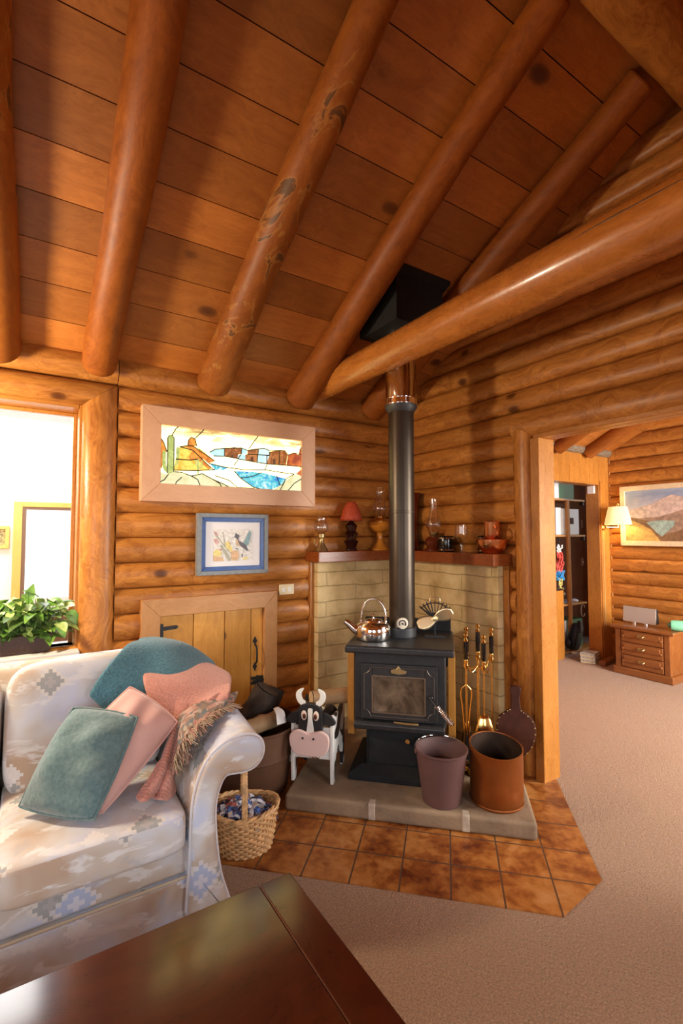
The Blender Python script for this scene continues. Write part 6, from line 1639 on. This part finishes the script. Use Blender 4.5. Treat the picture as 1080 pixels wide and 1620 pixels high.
for i in range(12):
    c = P(rnd.uniform(880, 898), rnd.uniform(928, 940), 1, LY)-hk
    mb.tube([c+Vector((0.012*math.cos(a), 0, 0.012*math.sin(a))) for a in [2*PI*j/12 for j in range(12)]], 0.003, 5, closed=True)
mb.build('keys', M['steel'], ln)
mb = MB(); mb.bar(P(884, 860, 1, LY)-hk, P(884, 852, 1, LY)-hk, 0.008, 0.008); mb.build('hook', M['iron'], ln)
# bag, headphones, papers and the block on the closet floor
def F_(px, py, z): return P(px, py, 2, z)
g = F_(918, 1030, 0.03)
t = thing('black_bag', 'black bag leaning on the green box at the closet floor', 'bag', g)
mb = MB(); superq(mb, (0.0, 0.06, 0.165), (0.075, 0.055, 0.165), 0.5, 0.5, 16, 24, rot=(0.1, 0.22, 0)); mb.build('bag_body', M['black'], t)
mb = MB(); mb.box(-0.015, 0.05, -0.01, 0.03, 0.22, 0.36); mb.build('front_flap', M['bellows_leather'], t, bevel=0.01)
g = F_(905, 1028, 0.03)
t = thing('headphones', 'black over-ear headphones leaning beside the black bag', 'headphones', g)
mb = MB(); mb.tube([(0.085*math.cos(a), 0.0, 0.12+0.11*math.sin(a)) for a in [PI*i/16 for i in range(17)]], 0.012, 8); mb.build('headband', M['black'], t)
for s_ in (-1, 1):
    mb = MB(); mb.ball((s_*0.085, 0, 0.09), (0.03, 0.045, 0.06), 14); mb.build('ear_cup', M['black'], t)
g = F_(908, 1034, 0.03); t = thing('price_tag', 'small cream loop tag on the closet floor in front of the headphones', 'tag', g)
mb = MB(); mb.tube([(0.03*math.cos(a), 0.018*math.sin(a), 0.008) for a in [2*PI*j/14 for j in range(14)]], 0.008, 6, closed=True); mb.build('loop', M['cream'], t)
st_ = [F_(945, 1035, 0.0), None]
for i in range(9):
    t = thing('magazine', ('topmost' if i == 8 else ['lowest', 'second lowest', 'third lowest', 'fourth lowest', 'middle', 'fourth from the top', 'third from the top', 'second from the top'][i])+' magazine in the pile at the den doorway', 'magazine', (2.755, -0.03, 0.002+i*0.0125), 0.25+random.uniform(-0.08, 0.08), 'magazines piled at the den doorway')
    mb = MB(); mb.box(-0.10, 0.10, -0.075, 0.075, 0, 0.011); mb.build('pages', M['mag_grey'] if i % 3 else M['cream'], t, smooth=False, bevel=0.002)
g = Vector((2.80, -0.19, 0.001)); t = thing('wood_block', 'short brown wooden block lying on the carpet before the magazines', 'block', g, 0.15)
mb = MB(); mb.box(-0.115, 0.2, -0.035, 0.035, 0, 0.05); mb.build('block', M['dresser'], t, smooth=False, bevel=0.004)
c = P(922, 966, 1, CB-0.012); t = thing('coiled_cable', 'coil of cream cable hanging under the lower closet shelf', 'cable', c)
mb = MB(); pts = [(0.055*math.cos(a*2*PI/14)+0.006*math.sin(a*1.9), 0.004*math.sin(a*.7), 0.085*math.sin(a*2*PI/14)) for a in range(56)]; mb.tube(pts, 0.006, 6); mb.build('coil', M['cream'], t)
z = shelf_z[2]; g = P(910, 953, 1, YS+0.06); t = thing('grey_cap', 'flat grey cap lying on the lower closet shelf', 'cap', (P(897, 953, 1, YS+0.06).x, YS+0.08, z))
mb = MB(); mb.ball((0, 0, 0.0), (0.11, 0.08, 0.035), 18); mb.build('cap_crown', M['frame_grey'], t)
t = thing('white_cloth', 'small white cloth on the lower closet shelf beside the cap', 'cloth', (P(908, 950, 1, YS+0.06).x+0.03, YS+0.08, z)); mb = MB(); mb.ball((0, 0, 0.012), (0.06, 0.05, 0.022), 14); mb.build('folded_cloth', M['white_paint'], t)
for lab, px, py in (('upper cream switch plate on the dark closet wall', 921, 829), ('lower cream switch plate on the dark closet wall', 921, 889)):
    c = P(px, py, 1, CB-0.001); t = thing('switch_plate', lab, 'switch', c)
    mb = MB(); mb.box(-0.035, 0.035, -0.008, 0, -0.058, 0.058); mb.build('cover', M['plate_tan'], t, bevel=0.003); mb = MB(); mb.box(-0.006, 0.006, -0.016, -0.006, -0.012, 0.012); mb.build('toggle', M['white_paint'], t)
c = P(936, 775, 1, DY-0.004); 
jx = P(935.5, 775, 0, 2.885)
t = thing('thermostat', 'small white square sensor box on the den doorway jamb', 'sensor', (2.885, jx.y, jx.z)); mb = MB(); mb.box(-0.025, 0, -0.04, 0.04, -0.045, 0.045); mb.build('case', M['white'], t, bevel=0.004)

# swing-arm lamp by the doorway
lm = P(977, 818, 0, 2.93)
t = thing('swing_arm_lamp', 'brass swing-arm wall lamp with glowing cream pleated shade', 'wall lamp', (lm.x, lm.y, lm.z))
n = 56; mb = MB(); vs = []
for r, z in ((0.135, -0.085), (0.122, -0.02), (0.105, 0.06), (0.09, 0.115)):
    for j in range(n*2):
        a = PI*j/n; q = r*(1+(0.02 if j % 2 else -0.02)); vs.append((q*math.cos(a), q*math.sin(a), z))
k = n*2; fs = [(i*k+j, i*k+(j+1) % k, (i+1)*k+(j+1) % k, (i+1)*k+j) for i in range(3) for j in range(k)]
mb.add(vs, fs); o = mb.build('lamp_shade', M['lit_shade'], t, ang=10); o['label'] = 'glowing pleated cream shade'
mb = MB(); mb.tube(cr([(-0.02, 0, 0.12), (-0.018, 0, 0.145), (0, 0, 0.155), (0.018, 0, 0.145), (0.02, 0, 0.12)], 4), 0.004, 6); mb.build('harp_loop', M['brass'], t)
wallp = Vector((2.965, DY, lm.z-0.115))-lm
mb = MB(); mb.tube([(0, 0, 0.05), (0, 0, -0.12)], 0.008, 10); mb.tube([(0, 0, -0.115), (-0.10, 0.08, -0.115), wallp+Vector((0, -0.02, 0))], 0.006, 8); mb.ball((-0.10, 0.08, -0.115), 0.014, 10); mb.build('swing_arm', M['brass'], t)
mb = MB(); mb.lathe([(0.0, 0.022), (0.02, 0.02), (0.038, 0.006), (0.04, 0.0)], 24); o = mb.build('wall_rosette', M['brass'], t); o.location = wallp; o.rotation_euler = (PI/2, 0, 0)
mb = MB(); mb.box(wallp.x-0.012, wallp.x+0.012, wallp.y-0.006, wallp.y, wallp.z-1.2, wallp.z-0.03); mb.build('cord_cover', M['brass_strip'], t)
bl_ = bpy.data.lights.new('lamp_bulb', 'POINT'); bl_.energy = LPB; bl_.color = (1.0, 0.72, 0.36); bl_.shadow_soft_size = 0.03
bo = bpy.data.objects.new('lamp_bulb', bl_); COL.objects.link(bo); bo.location = (lm.x, lm.y, lm.z-0.02)

# landscape painting on the far log wall
YP = DXW-0.075
tl_, bl2, tr_ = P(979, 769, 0, YP), P(981, 862, 0, YP), P(1080, 764, 0, YP)
fz1, fz0 = (tl_.z+tr_.z)/2, (bl2.z+P(1080, 866, 0, YP).z)/2
fy1 = tl_.y; fy0 = fy1-0.98
pt = thing('landscape_painting', 'landscape painting of a lake among brown hills in a cream frame in the den', 'painting', (YP, (fy0+fy1)/2, (fz0+fz1)/2))
hw, hh_ = (fy1-fy0)/2, (fz1-fz0)/2; fwid = 0.055
for nm, pts in (('frame_rail', [(-hw, hh_), (hw, hh_), (hw-fwid, hh_-fwid), (-hw+fwid, hh_-fwid)]), ('frame_rail', [(-hw, -hh_), (-hw+fwid, -hh_+fwid), (hw-fwid, -hh_+fwid), (hw, -hh_)]), ('frame_stile', [(-hw, -hh_), (-hw, hh_), (-hw+fwid, hh_-fwid), (-hw+fwid, -hh_+fwid)]), ('frame_stile', [(hw, -hh_), (hw-fwid, -hh_+fwid), (hw-fwid, hh_-fwid), (hw, hh_)])):
    mb = MB(); mb.prism(pts, (0,0,0), (0,1,0), (0,0,1), (0.03, 0, 0)); mb.build(nm, M['cream_frame'], pt, smooth=False, bevel=0.004)
mb = MB(); mb.box(0.012, 0.025, -hw+0.04, hw-0.04, -hh_+0.04, hh_-0.04); mb.build('sky_canvas', M['art_sky'], pt, smooth=False)
def cp_(px, py, d=0): 
    q = P(px, py, 0, YP+0.012)-pt.location; return Vector((0.0115-d*0.0012, max(-hw+0.05, min(hw-0.05, q.y)), max(-hh_+0.05, min(hh_-0.05, q.z))))
def ext(px, py, d): return cp_(px, py, d)
PA = [('cloud_band', 'art_cloud', [(985,812),(1010,803),(1030,798),(1048,788),(1062,782),(1080,786),(1140,790),(1140,815),(985,822)]),
      ('far_hills', 'art_hill', [(985,818),(1010,820),(1040,818),(1062,812),(1080,806),(1140,800),(1140,870),(985,870)]),
      ('near_hills', 'art_dark', [(985,816),(1003,820),(1025,824),(1030,834),(1045,848),(1080,838),(1140,830),(1140,880),(985,880)]),
      ('lake', 'art_lake', [(1022,826),(1045,823),(1068,824),(1066,832),(1047,849),(1038,842)]),
      ('grass_slope', 'art_gold', [(985,826),(996,822),(1012,828),(1030,838),(1046,862),(985,870)])]
for k, (nm, m_, pl_) in enumerate(PA):
    mb = MB(); mb.poly([cp_(x, y, k+1) for x, y in pl_]); mb.build(nm, M[m_], pt, smooth=False)

# chest of drawers with the speakers on it
dx, dyA, dyB, dz = 2.575, -0.40, -0.945, 0.50
dr_ = thing('chest_of_drawers', 'small brown three-drawer wooden chest against the far log wall of the den', 'dresser', (dx, (dyA+dyB)/2, 0))
hw_ = (dyA-dyB)/2; dep_ = 0.50
mb = MB(); mb.box(0.012, dep_, -hw_+0.015, hw_-0.015, 0.06, dz-0.025); mb.build('carcase', M['dresser_z'], dr_, smooth=False, bevel=0.003)
mb = MB(); mb.box(-0.025, dep_+0.01, -hw_-0.03, hw_+0.03, dz-0.03, dz); mb.build('top', M['dresser'], dr_, smooth=False, bevel=0.008, seg=3)
mb = MB(); mb.box(-0.012, dep_, -hw_-0.012, hw_+0.012, 0.0, 0.075); mb.build('plinth', M['dresser'], dr_, smooth=False, bevel=0.01, seg=3)
for s_ in (-1, 1):
    mb = MB(); y = s_*(hw_-0.04); mb.box(0.0, 0.02, y-0.026, y+0.026, 0.075, dz-0.03); mb.build('corner_post', M['dresser_z'], dr_, smooth=False, bevel=0.004)
for i in range(3):
    z0_ = 0.085+i*0.128; z1_ = z0_+0.118
    mb = MB(); mb.box(-0.004, 0.016, -hw_+0.075, hw_-0.075, z0_, z1_)
    mb.box(-0.012, 0.0, -hw_+0.10, hw_-0.10, z0_+0.045, z1_-0.012)
    dd = mb.build('drawer', M['dresser'], dr_, smooth=False, bevel=0.006, seg=3)
    zc_ = (z0_+z1_)/2+0.018
    mb = MB(); mb.ball((-0.014, 0, zc_), (0.006, 0.038, 0.018), 16); mb.tube(cr([(-0.014, -0.03, zc_), (-0.034, -0.02, zc_-0.008), (-0.036, 0.02, zc_-0.008), (-0.014, 0.03, zc_)], 5), 0.005, 8)
    k = mb.build('bail_pull', M['dull_brass'], dd)
    mb = MB(); mb.ball((-0.008, -hw_+0.095, zc_-0.02), (0.008, 0.014, 0.014), 12); mb.ball((-0.008, hw_-0.095, zc_-0.02), (0.008, 0.014, 0.014), 12)
    mb.build('wood_button', M['dresser'], dd)
sp_ = thing('speaker', 'silver rectangular tabletop speaker on the den chest of drawers', 'speaker', (dx+0.19, -0.565, dz), -0.06)
mb = MB(); mb.prism([(0.0, 0.022), (0.012, 0.178), (0.05, 0.178), (0.07, 0.022)], (0, -0.165, 0), (1,0,0), (0,0,1), (0, 0.33, 0)); mb.build('cabinet', M['black'], sp_, smooth=False, bevel=0.006)
mb = MB(); mb.prism([(-0.006, 0.02), (0.006, 0.18), (0.012, 0.18), (0.0, 0.02)], (0, -0.168, 0), (1,0,0), (0,0,1), (0, 0.336, 0)); k = mb.build('grille', M['silver_grille'], sp_, smooth=False, bevel=0.003)
for y in (-0.06, 0.06):
    mb = MB(); mb.tube([(0.02, y, 0.0), (0.02, y, 0.025)], 0.02, 14); mb.build('foot', M['chrome'], sp_)
gc = P(1066, 980, 0, dx+0.13)
gs = thing('speaker', 'mint green round portable speaker lying on the right of the den chest', 'speaker', (dx+0.15, gc.y, dz))
mb = MB(); ax_ = Vector((0.25, -0.55, 0)).normalized()
mb.tube([Vector((-0.02, 0.03, 0.052)), Vector((-0.02, 0.03, 0.052))+ax_*0.02, Vector((-0.02, 0.03, 0.052))+ax_*0.18, Vector((-0.02, 0.03, 0.052))+ax_*0.2], [0.046, 0.052, 0.052, 0.046], 24); mb.build('shell', M['mint'], gs)
mb = MB(); mb.ball(Vector((-0.02, 0.03, 0.052))-ax_*0.001, (0.030, 0.03, 0.03), 18); mb.build('cone', M['mint_dark'], gs)
LP = {'back': 26, 'back2': 18, 'side': 20, 'sun': 120, 'den': 185, 'lamp': 135, 'exp': -0.1}  # the lamp entry powers the added warm fill at upper left
# ---------------------------------------------------------------- light
def area(name, loc, rot, sx, sy, power, col=(1,1,1), spread=180):
    l = bpy.data.lights.new(name, 'AREA'); l.shape = 'RECTANGLE'; l.size = sx; l.size_y = sy; l.energy = power; l.color = col
    l.spread = math.radians(spread)
    o = bpy.data.objects.new(name, l); COL.objects.link(o); o.location = loc; o.rotation_euler = rot
    return o
# daylight through the windows behind the photographer: sky light comes in slanting downward
area('daylight_back_window', ((BWX0+BWX1)/2, BACK-0.02, (BWZ0+BWZ1)/2), (math.radians(90-32), 0, 0), BWX1-BWX0, BWZ1-BWZ0, LP['back'], (0.95, 0.97, 1.0), 115)
area('daylight_back_window_right', ((CWX0+CWX1)/2, BACK-0.02, (BWZ0+BWZ1)/2), (math.radians(90-25), 0, 0), CWX1-CWX0, BWZ1-BWZ0, LP['back2'], (0.95, 0.97, 1.0), 120)
area('daylight_side_window', (LEFT-0.02, (SWY0+SWY1)/2, (SWZ0+SWZ1)/2), (math.radians(90-28), 0, math.radians(-90)), SWY1-SWY0, SWZ1-SWZ0, LP['side'], (0.92, 0.96, 1.0), 115)
area('daylight_sunroom', (-3.6, 1.2, 2.7), (math.radians(-25), 0, 0), 2.2, 1.0, LP['sun'], (1.0, 0.98, 0.94))
area('daylight_den_window', (1.8, -4.12, 1.45), (math.radians(90-15), 0, 0), 2.0, 1.3, LP['den'], (1.0, 0.95, 0.88), 120)
fl = bpy.data.lights.new('ceiling_fill', 'POINT'); fl.energy = LP['lamp']; fl.color = (1.0, 0.86, 0.62); fl.shadow_soft_size = 0.10  # added unseen fill for ceiling and left wall, replaces daylight bounced off the sill
fo_ = bpy.data.objects.new('ceiling_fill', fl); COL.objects.link(fo_); fo_.location = (-3.4, -0.55, 1.9)
w = bpy.data.worlds.new('world'); S.world = w; w.use_nodes = True
bg = w.node_tree.nodes['Background']; sky = w.node_tree.nodes.new('ShaderNodeTexSky')
sky.sky_type = 'NISHITA'; sky.sun_elevation = math.radians(40); sky.sun_rotation = math.radians(120); sky.sun_disc = False
w.node_tree.links.new(sky.outputs[0], bg.inputs[0]); bg.inputs[1].default_value = 0.25
S.view_settings.view_transform = 'Standard'; S.view_settings.look = 'None'
S.view_settings.exposure = LP['exp']; S.view_settings.gamma = 1; S.view_settings.use_curve_mapping = False
